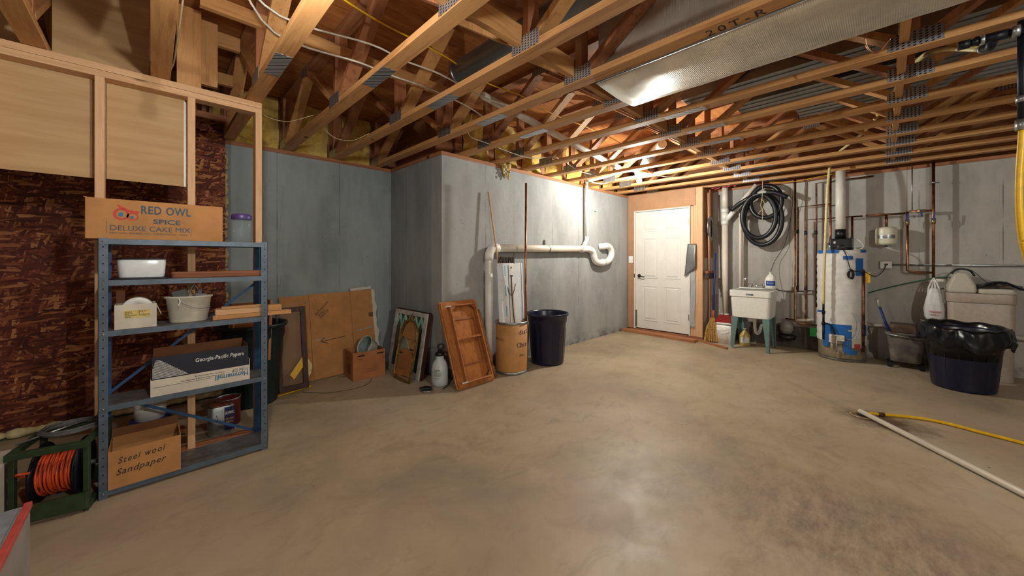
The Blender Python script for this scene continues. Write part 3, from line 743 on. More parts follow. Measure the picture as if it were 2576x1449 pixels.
MB().box(-.170, -.1685, f-.0003, f, 1.40, 1.47).box(.168, .1695, f-.0003, f, 1.40, 1.44).build('print_mark', INKB, t)
t = thing('glass_jar', 'clear glass jar with purple lid on the top shelf', 'jar', (.428, 3.0, z))
MB().lathe((.428, 3.0, z), [(.001, 0), (.052, 0), (.060, .008), (.0605, .125), (.056, .143), (.050, .152), (.047, .152), (.052, .141), (.057, .123), (.057, .01), (.045, .004), (.001, .004)], 32).build('jar_body', GLASS, t)
MB().lathe((.428, 3.0, z+.153), [(.055, 0), (.056, .002), (.056, .026), (.048, .035), (.001, .037)], 32, flute=.01, nf=30).build('lid', PURPLE, t)

# second shelf: basin on a tray, reddish board
z = 1.1535
t = thing('enamel_basin', 'white enamel basin with dark rim on the second shelf', 'basin', (-.04, 2.99, z+.008))
MB().rbox(-.135, .062, 2.915, 3.065, z+.008, z+.112, .035, .006).build('basin_body', ENAMEL, t, .006)
MB().rbox(-.143, .070, 2.907, 3.073, z+.1125, z+.117, .04).build('rim', BLACKI, t)
MB().rbox(-.160, .078, 2.897, 3.08, z, z+.0075, .02).build('baking_tray', BLACKI, bevel=.001, label='thin black tray under the white basin', cat='tray')
mb = MB(frame((.085, 2.93, z), (1, .02, 0), (0, 1, 0))); mb.rbox(0, .455, 0, .07, 0, .036, .02)
mb.build('wood_board', W['grayboard'], bevel=.003, label='reddish weathered board with rounded end on the second shelf', cat='board')

# third shelf: carton with tape roll, oval tub, boards
z = .8845
t = thing('parts_carton', 'open white carton with handwritten yellow label', 'box', (-.05, 2.98, z))
x0, x1, y0, y1 = -.142, .022, 2.903, 3.05; h = .132
MB().box(x0, x1, y0, y0+.004, z, z+h).box(x0, x0+.004, y0+.0045, y1, z, z+h).box(x0+.005, x1-.0045, y1-.004, y1, z, z+h).box(x1-.004, x1, y0+.0045, y1, z, z+h-.02).box(x0+.005, x1-.005, y0+.0045, y1-.005, z, z+.004).build('carton_body', CARDW, t)
MB(frame((x0, y1-.012, z+h), XA, (0, .1, 1))).box(0, .035, 0, .07, -.002, .002).build('flap', CARDIN, t)
MB(frame((x1+.001, y0+.01, z+h-.02), YA, (.35, 0, -1))).box(0, .13, 0, .05, -.002, .0).build('flap', CARDW, t)
MB().box(-.108, -.004, y0-.0012, y0-.0003, z+.058, z+.10).build('label', plain('yellowed_label', (222, 196, 120), .7), t)
for k, (a, b) in enumerate((('NAILS', 'BOLTS'), ('BOLTS', '&'), ('WASHERS', 'GASKETS'), ('NUTS', ''))):
    text(a, (-.104, y0-.0014, z+.088-.0098*k), XA, ZA, .0105, INK, t, shear=.2)
    if b: text(b, (-.052, y0-.0014, z+.088-.0098*k), XA, ZA, .011, INK, t, shear=.2)
t = thing('tape_roll', 'white paper roll standing in the white carton', 'roll', (-.06, 2.985, z+.012))
R = frame((-.055, 2.98, z+.100), XA, ZA)
MB(R).lathe((0, 0, -.04), [(.022, 0), (.062, 0), (.065, .003), (.065, .057), (.062, .06), (.022, .06), (.022, 0)], 28, cap=False).build('paper_roll', WHITEP, t)
MB(R).lathe((0, 0, -.0395), [(.018, 0), (.0218, 0), (.0218, .06), (.018, .06), (.018, 0)], 20, cap=False).build('core', CARDIN, t)
t = thing('plastic_tub', 'dirty white oval tub with wire handle on the third shelf', 'tub', (.164, 2.99, z))
cx, cy = .165, 2.985
MB().lathe((cx, cy, z), [(.001, 0), (.083, 0), (.088, .006), (.104, .142), (.112, .148), (.113, .158), (.106, .158), (.100, .146), (.084, .01), (.001, .006)], 36, 1, .62).build('tub_body', plain('stained_white_plastic', (206, 200, 184), .5, 0, .14, 10), t)
MB().tube(smooth([(cx-.05, cy-.066, z+.145), (cx-.04, cy-.072, z+.13), (cx+.0, cy-.075, z+.10), (cx+.05, cy-.07, z+.082), (cx+.10, cy-.035, z+.085)]), .0018, 6).build('handle', STEEL, t)
MB().tube(smooth([(cx-.05, cy-.068, z+.148), (cx-.045, cy-.074, z+.128), (cx-.052, cy-.073, z+.105)]), .003, 6).build('tie', WHITEP, t)
def scrap(mbf, nm, mat, lab, cat): return mbf.build(nm, mat, bevel=.001, label=lab, cat=cat)
scrap(MB(frame((cx-.06, cy, z+.10), (1, .1, .25), (0, .2, 1))).box(0, .07, 0, .085, 0, .012), 'metal_plate', GREYM, 'grey flat plate sticking out of the oval tub', 'plate')
scrap(MB(frame((cx+.02, cy-.01, z+.12), (1, 0, -.15), (0, .2, 1))).box(0, .055, 0, .05, 0, .03).box(.01, .03, .05, .075, .01, .02), 'trowel', GREYM, 'grey tool lying in the oval tub', 'tool')
scrap(MB().tube(smooth([(cx-.02, cy, z+.12), (cx+.01, cy, z+.20), (cx+.025, cy, z+.225), (cx+.05, cy, z+.17), (cx+.07, cy, z+.13)]), .003, 6), 'wire_piece', STEEL, 'bent wire rising from the oval tub', 'wire')
bd = [(.272, .70, 2.92, 2.975, 0, .026, 'pine_x', 'lowest of the board stack on the third shelf'), (.285, .535, 2.93, 2.985, .0265, .062, 'stud_x', 'short pale board in the stack on the third shelf'),
      (.315, .53, 2.925, 2.96, .0625, .078, 'pine_x', 'thin top batten in the stack on the third shelf'), (.30, .66, 3.0, 3.06, 0, .06, 'pine_x', 'rear thick board on the third shelf')]
for (a, b, c, d_, e, g, m_, lab) in bd: MB().box(a, b, c, d_, z+e, z+g).build('wood_board', W[m_], bevel=.002, label=lab, cat='board', group='boards stacked on the third shelf')

# fourth shelf: white lid tray with black paper box inside
z = .4885
t = thing('shallow_box', 'shallow white paper box holding the dark blue carton on the fourth shelf', 'box', (.23, 2.98, z))
x0, x1, y0, y1 = -.004, .455, 2.885, 3.09
mb = MB().box(x0, x1, y0, y0+.003, z, z+.093).box(x0, x0+.003, y0+.0035, y1, z, z+.093).box(x1-.003, x1, y0+.0035, y1, z, z+.13).box(x0+.004, x1-.004, y1-.003, y1, z, z+.093).box(x0+.004, x1-.004, y0+.0035, y1-.0035, z, z+.003)
mb.build('lid_body', CARDW, t)
NX, NZ = (-1, 0, 0), (0, 0, -1)
f = y0-.0004
text('Hammermill', (x1-.008, f, z+.056), NX, NZ, .042, INKB2, t, bold=.0006, width=.165)
text('Tidal DP', (x1-.008, f, z+.081), NX, NZ, .030, INKB, t, width=.085)
text('A Paper for High Speed Copying,', (x1-.13, f, z+.078), NX, NZ, .0105, INK, t)
text('Laser Printing, Offset Printing & Plain Paper Fax', (x1-.13, f, z+.064), NX, NZ, .0105, INK, t)
MB().box(x0+.01, x1-.19, f-.0003, f, z+.0495, z+.051).build('print_line', INK, t)
t = thing('paper_box', 'dark blue paper carton standing in the shallow white box', 'box', (.23, 2.99, z+.0035))
x0, x1, y0, y1 = .003, .447, 2.8895, 3.08; z0 = z+.0035; h = .215
mb = MB().box(x0, x1, y0, y0+.003, z0, z0+h).box(x0, x0+.003, y0+.0035, y1, z0, z0+h).box(x1-.003, x1, y0+.0035, y1, z0, z0+h).box(x0+.004, x1-.004, y1-.003, y1, z0, z0+h).box(x0+.004, x1-.004, y0+.0035, y1-.0035, z0, z0+.003)
o = mb.build('carton_body', NIGHT, t)
MB().box(x0+.005, x1-.005, y1-.0045, y1-.0035, z0+.01, z0+h+.022).box(x0+.0035, x0+.0045, y0+.01, y1-.01, z0+.01, z0+h+.01).box(x1-.0045, x1-.0035, y0+.01, y1-.01, z0+.01, z0+h+.01).build('inside_liner', CARDIN, t)
f = y0-.0004
text('Georgia-Pacific Papers', (.186, f, z0+.157), XA, ZA, .033, INKW, t, bold=.0004, width=.236, shear=.12)
mb = MB()
for k in range(17):
    zz = z0+.096+k*.0062; q = k/16; xl = x0+.001+max(0, (q-.55))*.03; xr = .155-.118*q
    mb.box(xl, xr, f-.0003, f, zz, zz+.0028)
mb.build('stripe_emblem', INKW, t, origin0=False)

# bottom shelf: steel wool box
z = .0455
t = thing('cardboard_box', 'open brown box lettered steel wool sandpaper on the bottom shelf', 'box', (-.02, 2.95, z))
x0, x1, y0, y1 = -.163, .122, 2.865, 3.10; h = .20
mb = MB().box(x0, x1, y0, y0+.004, z, z+h).box(x0, x0+.004, y0+.0045, y1, z, z+h).box(x1-.004, x1, y0+.0045, y1, z, z+h).box(x0+.005, x1-.005, y1-.004, y1, z, z+h+.02).box(x0+.005, x1-.005, y0+.0045, y1-.0045, z, z+.004)
mb.build('box_body', CARD, t)
MB(frame((x0+.005, y1-.006, z+h), XA, (0, -.12, 1))).box(0, .275, 0, .05, -.002, .001).build('flap', CARDIN, t)
def strokes(name, segs, org, xd, yd, sc, mat, parent, r=.0016):
    fm = frame(org, xd, yd); mb = MB()
    for sg in segs: mb.tube([fm @ Vector((p[0]*sc, p[1]*sc, 0)) for p in (smooth([(a, b, 0) for a, b in sg], 3) if len(sg) > 2 else [Vector((a, b, 0)) for a, b in sg])], r, 5)
    return mb.build(name, mat, parent)
text('Steel wool', (-.128, y0-.0007, z+.128), (1, 0, .06), (-.06, 0, 1), .046, INK, t, shear=.35, width=.185, sp=1.25)
text('Sandpaper', (-.136, y0-.0007, z+.068), (1, 0, .05), (-.05, 0, 1), .046, INK, t, shear=.35, width=.195, sp=1.1)
# behind the shelf on the floor
t = thing('compound_pail', 'white joint compound pail with blue lid rim behind the shelf', 'pail', (0, 3.36, 0))
MB().lathe((-.005, 3.36, 0), [(.001, 0), (.078, 0), (.088, .20), (.09, .215), (.001, .215)], 28).build('pail_body', WHITEP, t)
MB().lathe((-.005, 3.36, .2155), [(.001, 0), (.096, 0), (.098, .006), (.096, .016), (.001, .016)], 28).build('lid', BLUEH, t, label='blue lid rim')
t = thing('compound_pail', 'upper white compound tub stacked on the blue lidded pail', 'pail', (0, 3.36, .232))
MB().lathe((-.005, 3.36, .232), [(.001, 0), (.074, 0), (.082, .16), (.001, .16)], 28).build('pail_body', WHITEP, t)
f = 3.36-.0775
for k, (s_, hh) in enumerate((('All Purpose', .016), ('Joint Compound', .016), ('Ready Mixed', .009))): text(s_, (-.035, f-.0012-.001*k*0, .275+.075-.022*k), XA, ZA, hh, INK, t)
t = thing('stain_can', 'silver oblong paint can with dark blue label behind the shelf', 'can', (.36, 3.38, .0))
MB().rbox(.285, .435, 3.33, 3.43, .0, .205, .03).build('can_body', STEEL, t, .002)
MB().rbox(.295, .425, 3.34, 3.42, .2055, .212, .028).build('can_top', plain('rusty_paint_top', (150, 84, 62), .5, .3, .4), t)
MB().box(.375, .434, 3.326, 3.3295, .03, .195).build('label', plain('navy_label', (24, 30, 84), .5), t)
text('OLYMPIC', (.378, 3.3255, .145), XA, ZA, .026, INKW, t, width=.052, bold=.0008)
text('OIL STAIN', (.380, 3.3255, .105), XA, ZA, .016, YELLOW, t, width=.046)
text('DECK', (.382, 3.3255, .082), XA, ZA, .020, YELLOW, t, width=.042)
MB().tube(smooth([(.33, 3.328, .15), (.345, 3.322, .10), (.40, 3.32, .075), (.43, 3.335, .10)]), .0018, 6).build('handle', BLACKI, t)
t = thing('paint_can', 'red rimmed round paint can behind the silver one', 'can', (.44, 3.56, 0))
MB().lathe((.42, 3.54, 0), [(.001, 0), (.078, 0), (.078, .19), (.082, .195), (.074, .197), (.001, .193)], 28).build('can_body', plain('dull_red_can', (120, 36, 36), .4, .3), t)
MB().lathe((.42, 3.54, .1975), [(.074, 0), (.082, .0), (.082, .006), (.074, .006), (.074, 0)], 28, cap=False).build('rim', STEEL, t)
MB(frame((-.12, 3.5, .012), (1, .1, 0), (0, 1, 0))).box(0, .30, 0, .09, 0, .03).build('wood_board', W['red_x'], bevel=.002, label='short reddish board lying behind the shelf unit', cat='board')

# ------------------------------------------------------------ left edge: cord reel frame, poly box, oddments
t = thing('cord_reel', 'dark green wooden reel frame holding an orange extension cord', 'cord reel', (-.36, 2.97, 0))
rm = frame((-.45, 2.86, 0), (1, -.22, 0), (.22, 1, 0)); L, Dp, H = .20, .30, .36
def gb(a, b, c, d_, e, g, nm): MB(rm).box(a, b, c, d_, e, g).build(nm, DKGREEN, t, .002)
gb(-.03, L+.03, -.02, -.0, .02, .10, 'frame_rail'); gb(-.03, L+.03, Dp, Dp+.02, .02, .10, 'frame_rail')
gb(-.03, L+.03, -.03, .0, H-.03, H, 'frame_rail'); gb(-.03, L+.03, Dp, Dp+.03, H-.03, H, 'frame_rail')
for a in (-.03, L+.01):
    gb(a, a+.02, .001, .03, 0, H, 'upright'); gb(a, a+.02, Dp-.03, Dp-.001, 0, H, 'upright'); gb(a, a+.02, .031, Dp-.031, H-.03, H, 'side_rail'); gb(a, a+.02, .031, Dp-.031, 0, .03, 'side_rail')
rx = rm @ Matrix.Translation((0, Dp/2, .185)) @ Matrix.Rotation(PI/2, 4, 'Y')
for a in (.022, .165): MB(rx).lathe((0, 0, a), [(.001, 0), (.14, 0), (.142, .004), (.14, .008), (.001, .008)], 36).build('reel_disc', BLACKI, t)
MB(rx).lathe((0, 0, -.029), [(.012, 0), (.012, .258)], 12).build('axle', STEEL, t)
MB(rx).lathe((0, 0, .031), [(.075, 0), (.075, .133)], 24).build('reel_core', BLACKI, t)
pts = []
for k in range(24*14+1):
    a = 2*PI*k/24; tt = k/(24*14); pts.append(rx @ Vector(((.088+.012*math.sin(k*.9)+.012*tt)*math.cos(a), (.088+.012*math.sin(k*.9)+.012*tt)*math.sin(a), .038+.12*abs(((tt*2.2) % 2)-1))))
MB().tube(pts, .0048, 6).build('cord', ORANGE, t)
pts = []
for k in range(24*9+1):
    a = 2*PI*k/24; tt = k/(24*9); r = .108+.004*math.sin(k*.37); pts.append(rx @ Vector((r*math.cos(a), r*math.sin(a), .036+.124*tt+.007*math.sin(a))))
MB().tube(pts, .0048, 6).build('cord', ORANGE, t)
MB().tube(smooth([rm @ Vector(p) for p in ((.03, .02, .24), (.0, .0, .25), (-.02, .05, .22), (.012, .08, .2))]), .006, 8).build('cord_plug', ORANGE, t)
pts = []
for k in range(16*5+1):
    a = 2*PI*k/16; pts.append((-.30+(.105+.006*math.sin(k*.5))*math.cos(a), 3.01+(.09)*math.sin(a), H+.01+.0045*(k/16)))
MB().tube(pts, .0055, 6).build('hose_coil', GREYM, label='coil of grey hose lying on top of the reel frame', cat='hose')
MB().tube([(-.47, 2.95, H+.006), (-.20, 3.06, H+.04)], .005, 8).build('metal_rod', STEEL, label='thin grey rod lying across the reel frame', cat='rod')
t = thing('storage_box', 'grey cabinet box with red taped edge at the near left corner', 'box', (-.60, 1.3, 0))
MB().box(-.95, -.272, .35, 1.89, 0, .495).build('box_body', GREYPL, t, .004)
MB().box(-.93, -.29, .37, 1.87, .4955, .500).build('top_sheet', plain('blue_grey_top', (136, 146, 156), .35), t)
MB().box(-.284, -.268, .35, 1.893, .4955, .502).box(-.2715, -.268, .35, 1.893, .485, .4955).build('edge_tape', REDT, t, label='worn red edge tape', bevel=.002)
t = thing('plastic_bin', 'light grey bin standing left of the green reel frame', 'bin', (-.70, 2.75, 0))
def tub(mb, x0, x1, y0, y1, z0, z1, w, tp):
    mb.rbox(x0, x1, y0, y1, z0, z1, .03, tp)
MB().lathe((-.68, 2.72, 0), [(.001, 0), (.13, 0), (.15, .30), (.165, .31), (.165, .33), (.150, .33), (.14, .30), (.12, .02), (.001, .012)], 32, 1, .8).build('bin_body', GREYPL, t)
MB().box(-.66, -.5, 2.94, 3.08, 0, .31).build('gypsum_scrap', CARDW, label='stack of pale board scraps left of the reel frame', cat='board')
mb = MB()
mb.sphere((-.74, 2.74, .43), .06, 14, 1, 1, 1.2).sphere((-.70, 2.74, .36), .05, 12, 1, .8, 1).sphere((-.72, 2.73, .32), .06, 12)
mb.build('glove', GREENB, label='dark green rounded bundle sitting in the grey bin', cat='bundle')
MB().tube([(-.92, 2.62, .475), (-.585, 2.86, .495)], .0115, 14).build('pvc_pipe', PVCG, label='end of a white plastic pipe at the left frame edge', cat='pipe')

# ------------------------------------------------------------ corner behind the shelf
def bin_can(name, c, rt, rb, h, mat, label, flutes=16, rim=.03, ell=1.0):
    t = thing(name, label, 'trash can', (c[0], c[1], 0))
    n = flutes*6
    prof = [(.001, 0), (rb*.96, 0), (rb, .012), (rb+(rt*.88-rb)*.1, .03), (rt*.885, h*.80), (rt*.93, h*.84), (rt*.93, h-.035), (rt, h-.03), (rt*1.015, h-.01), (rt, h), (rt*.95, h-.003), (rt*.93, h-.02), (rt*.86, h*.78), (rb*.95, .02), (.001, .015)]
    MB().lathe((c[0], c[1], 0), prof, n, 1, ell).build('can_body', mat, t)
    mb = MB()
    for k in range(flutes):
        a = 2*PI*(k+.5)/flutes; r0, r1 = rb+.004, rb+(rt*.885-rb)*.9
        p0 = Vector((c[0]+r0*math.cos(a), c[1]+r0*math.sin(a)*ell, .05)); p1 = Vector((c[0]+r1*math.cos(a), c[1]+r1*math.sin(a)*ell, h*.72))
        mb.tube([p0, p0.lerp(p1, .05), p0.lerp(p1, .95), p1], [.001, .003, .0035, .001], 6)
    mb.build('flutes', mat, t, kind='stuff')
    return t
bin_can('trash_can', (.64, 3.92), .262, .188, .70, GREENB, 'dark green round trash can behind the shelf unit')
t = thing('wood_crate', 'reddish wood box leaning in the dark green trash can', 'box', (.66, 3.9, .3))
fm = frame((.47, 3.80, .42), (1, .12, -.02), (0, 1, .06))
MB(fm).box(0, .29, 0, .11, 0, .46).build('box_body', CARDR, t, .003)
board('wood_board', (.72, 3.74, .40), (.735, 3.74, .91), .09, .02, W['red_z'], 'short plank standing in the dark green trash can', 'board')
# leaning cardboard sheet
fm = frame((.93, 4.15, 0), (1, .012, .012), (0, .155, 1))
t = thing('cardboard_sheet', 'large flattened cardboard sheet leaning on the left wall', 'cardboard', (1.4, 4.15, 0))
MB(fm).box(0, .27, 0, .885, 0, .006).box(.2705, .70, .0, .893, 0, .006).box(.7005, .95, .01, .90, 0, .006).build('sheet', CARD, t)
mb = MB(fm)
mb.box(.2685, .272, .005, .88, .0062, .0075); mb.box(.6985, .702, .01, .89, .0062, .0075); mb.build('crease', CARDIN, t)
for q_ in (((.30, .40, .0068), (.36, .41, .0068)), ((.74, .44, .0068), (.93, .46, .0068))): MB(fm).beam(*q_, .009, .0006, (0, 0, 1)).build('tape_strip', plain('pale_grey_tape', (150, 168, 180), .4), t)

MB(fm).box(.90, .95, .58, .63, .0062, .0072).build('tape_strip', plain('brown_tape', (112, 78, 50), .3), t)
fl = frame(fm @ Vector((0, 0, .0068)), fm.to_3x3() @ Vector((1, 0, 0)), fm.to_3x3() @ Vector((0, 1, 0)))
E_ = fm.to_3x3()
def cbtext(s, x, y, ang, size): text(s, fm @ Vector((x, y, .0064)), E_ @ Vector((math.cos(ang), math.sin(ang), 0)), E_ @ Vector((-math.sin(ang), math.cos(ang), 0)), size, INK, t, shear=.2)
MB(fm).beam((.36, .38, .0068), (.62, .40, .0068), .006, .0006, (0, 0, 1)).beam((.36, .38, .0068), (.44, .35, .0068), .006, .0006, (0, 0, 1)).beam((.36, .38, .0068), (.40, .42, .0068), .006, .0006, (0, 0, 1)).build('drawn_arrow', INK, t)
cbtext('BATHROOM', .33, .66, .75, .033); cbtext('WALL', .36, .645, .75, .033); cbtext('MIRROR', .375, .62, .75, .033)
mb = MB(fm)
for (x, y) in ((.12, .79), (.15, .80), (.22, .80), (.24, .79), (.42, .42), (.40, .41)): mb.tube([(x, y, .008), (x+.012, y+.01, .010), (x+.02, y-.004, .008)], .0025, 5)
mb.build('tape_scrap', POLY, t)
t = thing('foam_board', 'crumpled white sheet edge standing behind the cardboard', 'foam board', (1.88, 4.24, 0))
mb = MB(); pts = [(1.885, 4.19, .02), (1.90, 4.2, .2), (1.905, 4.22, .4), (1.89, 4.25, .55), (1.90, 4.27, .7), (1.875, 4.29, .9)]
P = smooth(pts, 4); vs = []; N = len(P)
for k, p in enumerate(P):
    w_ = .02+.008*math.sin(k*1.7); vs += [p+Vector((-w_, .02, 0)), p+Vector((w_, -.004, 0)), p+Vector((w_*.6, .012, 0)), p+Vector((-w_, .032, 0))]
fs = [(4*k+q, 4*k+(q+1) % 4, 4*k+4+(q+1) % 4, 4*k+4+q) for k in range(N-1) for q in range(4)]+[(3, 2, 1, 0), (4*N-4, 4*N-3, 4*N-2, 4*N-1)]
MB().add(vs, fs).build('sheet_edge', CARDW, t)
MB().beam((1.62, 4.29, .908), (1.86, 4.29, .925), .02, .03).build('sheet_top', CARDW, t)
# dark brown frame
fm = frame((.845, 3.955, 0.01), (1, .0, 0), (0, .17, 1))
t = thing('picture_frame', 'dark brown framed screen leaning beside the dark green trash can', 'frame', (.88, 3.95, .01))
MB(fm).ring([(0, 0), (.25, 0), (.25, .79), (0, .79)], [(.03, .05), (.205, .05), (.205, .745), (.03, .745)], 0, .028).build('frame_border', W['walnut'], t, .003)
MB(fm).box(.031, .204, .051, .744, .004, .008).build('pane', FPANE, t)
MB(fm).prism([(.09, .15), (.204, .30), (.204, .20), (.125, .10)], .0285, .0295).build('yellow_tape', YELLOW, t)
MB().beam((.80, 3.90, .007), (1.12, 3.985, .007), .035, .010).build('yellow_strip', YELLOW, label='yellow strip on the floor under the dark frame', cat='strip')
MB(frame((1.095, 4.03, 0), (1, 0, 0), (0, .12, 1))).prism([(-.02, .005), (.05, .12), (.06, .2), (.03, .26), (-.02, .27)], 0, .008).build('yellow_folder', plain('pale_yellow_card', (224, 208, 142), .6), label='pale yellow card behind the dark frame edge', cat='card')
cable('loose_wire', [(1.02, 3.86, .004), (1.2, 3.66, .004), (1.5, 3.62, .004), (1.66, 3.82, .004), (1.55, 4.02, .004), (1.42, 4.08, .004)], .0028, plain('dull_wire', (112, 84, 52), .6), 'thin loop of dull wire lying on the floor by the cardboard', 'wire')
# small file box with bowl
fm = frame((1.475, 3.83, 0), (1, -.06, 0), (.1, 1, 0)); h = .29
t = thing('file_box', 'open brown file box on the floor before the cardboard sheet', 'box', (1.64, 3.95, 0))
Wd, Dd = .34, .27
MB(fm).box(0, Wd, 0, .005, 0, h).box(0, .005, .0055, Dd, 0, h).box(Wd-.005, Wd, .0055, Dd, 0, h).box(.006, Wd-.006, Dd-.005, Dd, 0, h).box(.006, Wd-.006, .0055, Dd-.0055, 0, .005).build('box_body', CARDR, t)
def slot(a, b, c, d_): return MB(fm).rbox(0, 0, 0, 0, 0, 0) if 0 else MB(fm).box(a, b, -.0015, -.0003, c, d_)
slot(.05, .12, .245, .258).build('hand_slot', DKHOLE, t); slot(.25, .32, .245, .258).build('hand_slot', DKHOLE, t)
slot(.14, .26, .07, .074).build('print_line', CARDIN, t)
slot(.14, .26, .102, .106).build('print_line', CARDIN, t)
Rm = fm.to_3x3(); text('BANKERS BOX', fm @ Vector((.15, -.0006, .08)), Rm @ Vector((1, 0, 0)), ZA, .018, CARDIN, t)
MB(fm).box(-.0012, -.0003, .09, .17, .2, .215).box(-.0012, -.0003, .06, .2, .06, .16).build('print_patch', CARDIN, t)
cr = fm @ Vector((.22, .13, .30)); bm_ = Matrix.Translation(cr) @ Matrix.Rotation(math.radians(62), 4, Vector((.25, -1, 0)))
t = thing('bowl', 'pale green grey pot lying tilted in the file box', 'pot', cr)
MB(bm_).lathe((0, 0, -.06), [(.001, 0), (.06, 0), (.075, .02), (.102, .125), (.108, .135), (.104, .14), (.096, .13), (.068, .02), (.001, .01)], 32).build('pot_body', plain('pale_sage_glaze', (190, 196, 184), .3), t)
MB(bm_).lathe((0, 0, -.0475), [(.001, 0), (.0655, .0), (.0685, .012), (.0945, .118)], 32, cap=False).build('pot_lining', plain('sage_lining', (132, 154, 146), .4), t)

# window sash against the return wall
fm = frame((1.955, 4.03, 0), (.03, -1, 0), (.17, 0, 1))      # x runs toward the room, y up the lean, z toward camera side
Wn, Hn = .66, .69
t = thing('window_sash', 'old chipped white window sash with mint lattice bars', 'window', (1.98, 3.72, 0))
MB(fm).ring([(0, 0), (Wn, 0), (Wn, Hn), (0, Hn)], [(.05, .06), (Wn-.06, .06), (Wn-.06, Hn-.05), (.05, Hn-.05)], -.016, .014).build('sash_frame', CREAMP, t, .002)
MB(fm).box(-.004, Wn+.004, Hn+.0005, Hn+.012, -.034, .012).box(Wn+.0005, Wn+.02, .0, Hn, -.034, .0).build('outer_edge', W['walnut'], t)
MB(fm).box(.052, Wn-.062, .062, Hn-.052, -.006, -.002).build('pane', WPANE, t)
n = 5; x0, x1 = .05, Wn-.06; st = (x1-x0)/n; hj = Hn-.05-.13
for k in range(1, n): MB(fm).box(x0+k*st-.010, x0+k*st+.010, .062, hj, -.0015, .011).build('muntin', MINT, t)
for k in range(n):
    a, b = x0+k*st, x0+(k+1)*st; m_ = (a+b)/2
    MB(fm).beam((a, hj+.002, .004), (m_, Hn-.053, .004), .016, .012, (0, 0, 1)).build('muntin', MINT, t)
    MB(fm).beam((m_, Hn-.053, .0045), (b, hj+.002, .0045), .016, .012, (0, 0, 1)).build('muntin', MINT, t)
# gilt mirror
fm = frame((1.855, 3.70, .0), (.03, -1, -.06), (.17, -.13, 1)); Wm, Hm = .355, .665
def arch(w0, h0, inset, n=16):
    p = []; r = w0/2-inset
    for k in range(n+1): a = PI*k/n; p.append((w0/2+r*math.cos(a), h0-w0*.62+ (r*1.15)*math.sin(a)))
    rb = .06
    for k in range(5): a = PI+PI/2*k/4; p.append((inset+rb+rb*math.cos(a), inset+rb+rb*math.sin(a)))
    for k in range(5): a = 1.5*PI+PI/2*k/4; p.append((w0-inset-rb+rb*math.cos(a), inset+rb+rb*math.sin(a)))
    return p
t = thing('mirror', 'arched gilt framed mirror leaning against the window sash', 'mirror', (1.90, 3.52, 0))
A0, A1, A2 = arch(Wm, Hm, 0), arch(Wm, Hm, .026), arch(Wm, Hm, .018)
MB(fm).ring(A0, A1, .004, .020).build('frame_border', GILT, t, .004)
MB(fm).tube([(x, y, .021) for x, y in A2], .008, 8, closed=True).build('beading', GILT, t)
MB(fm).prism(arch(Wm, Hm, .0265), .006, .010).build('mirror_glass', MIRROR, t)
mb = MB(fm)
for (dx, dy, r) in ((0, 0, .022), (-.028, -.012, .016), (.028, -.012, .016), (0, .028, .014), (-.015, .014, .012), (.015, .014, .012), (-.045, -.028, .011), (.045, -.028, .011), (0, .045, .007), (0, -.024, .012)):
    mb.sphere((Wm/2+dx, Hm-.012+dy, .016), r, 10, 1, 1, .6)
mb.build('crest', GILT, t)
# sprayer
t = thing('pump_sprayer', 'small white pump sprayer with black handle on the floor', 'sprayer', (2.06, 3.12, 0))
c = (2.06, 3.12, 0)
MB().lathe(c, [(.001, .01), (.06, .0), (.078, .012), (.082, .05), (.083, .17), (.076, .21), (.058, .245), (.04, .262), (.038, .295), (.001, .297)], 32).build('tank', plain('milky_plastic', (196, 206, 208), .4, 0, .05), t)
MB().lathe((c[0], c[1], .2975), [(.036, 0), (.045, .003), (.047, .025), (.034, .034), (.022, .038), (.02, .06)], 20).build('pump_collar', BLACK, t)
hm = frame((c[0], c[1], .30), (.8, -.6, 0), ZA)
MB(hm).ring(ellpts(.04, .032, 20, .012, .085), ellpts(.018, .016, 20, .012, .087), -.012, .012).build('handle', BLACK, t, .003)
MB().tube(smooth([(2.10, 3.10, .29), (2.15, 3.06, .22), (2.14, 3.03, .1), (2.08, 2.99, .03), (2.0, 2.98, .012)]), .005, 8).build('hose', BLACK, t)
d_ = Vector((-.70, -.71, 0)); tv = Vector((.71, -.70, 0)); P0 = Vector((2.06, 3.12, 0))+d_*.0836
for k, (s_, zz, hh, w_) in enumerate((('SPRAYER', .165, .014, .055), ('WARNING', .152, .008, .03), ('Read the label before', .143, .006, .07), ('use. Release pressure', .135, .006, .068), ('before opening tank.', .127, .006, .064), ('Rinse after each use', .119, .006, .066), ('and store empty.', .111, .006, .055), ('Shake well', .09, .009, .05))):
    text(s_, P0-tv*.038+Vector((0, 0, zz))-d_*(-.006), tv, ZA, hh, INK, t, width=w_)
fm = frame((1.82, 3.09, .0), (.8, -.35, 0), (.35, .8, 0))
t = thing('bicycle_pedal_tool', 'black trigger tool with yellow tip lying on the floor by the sprayer', 'tool', (1.92, 2.98, 0)); t.name = 'hand_tool'
MB(fm).prism([(0, 0), (.10, -.01), (.12, .03), (.06, .07), (.0, .05)], .004, .03).build('tool_body', BLACK, t, .004)
MB(fm).tube(smooth([(.0, .0, .02), (.03, -.04, .01), (.09, -.045, .01), (.125, .0, .02)]), .004, 8).build('guard', STEEL, t)
MB(fm).box(.02, .05, .071, .10, .008, .02).build('tip', YELLOW, t, .002)
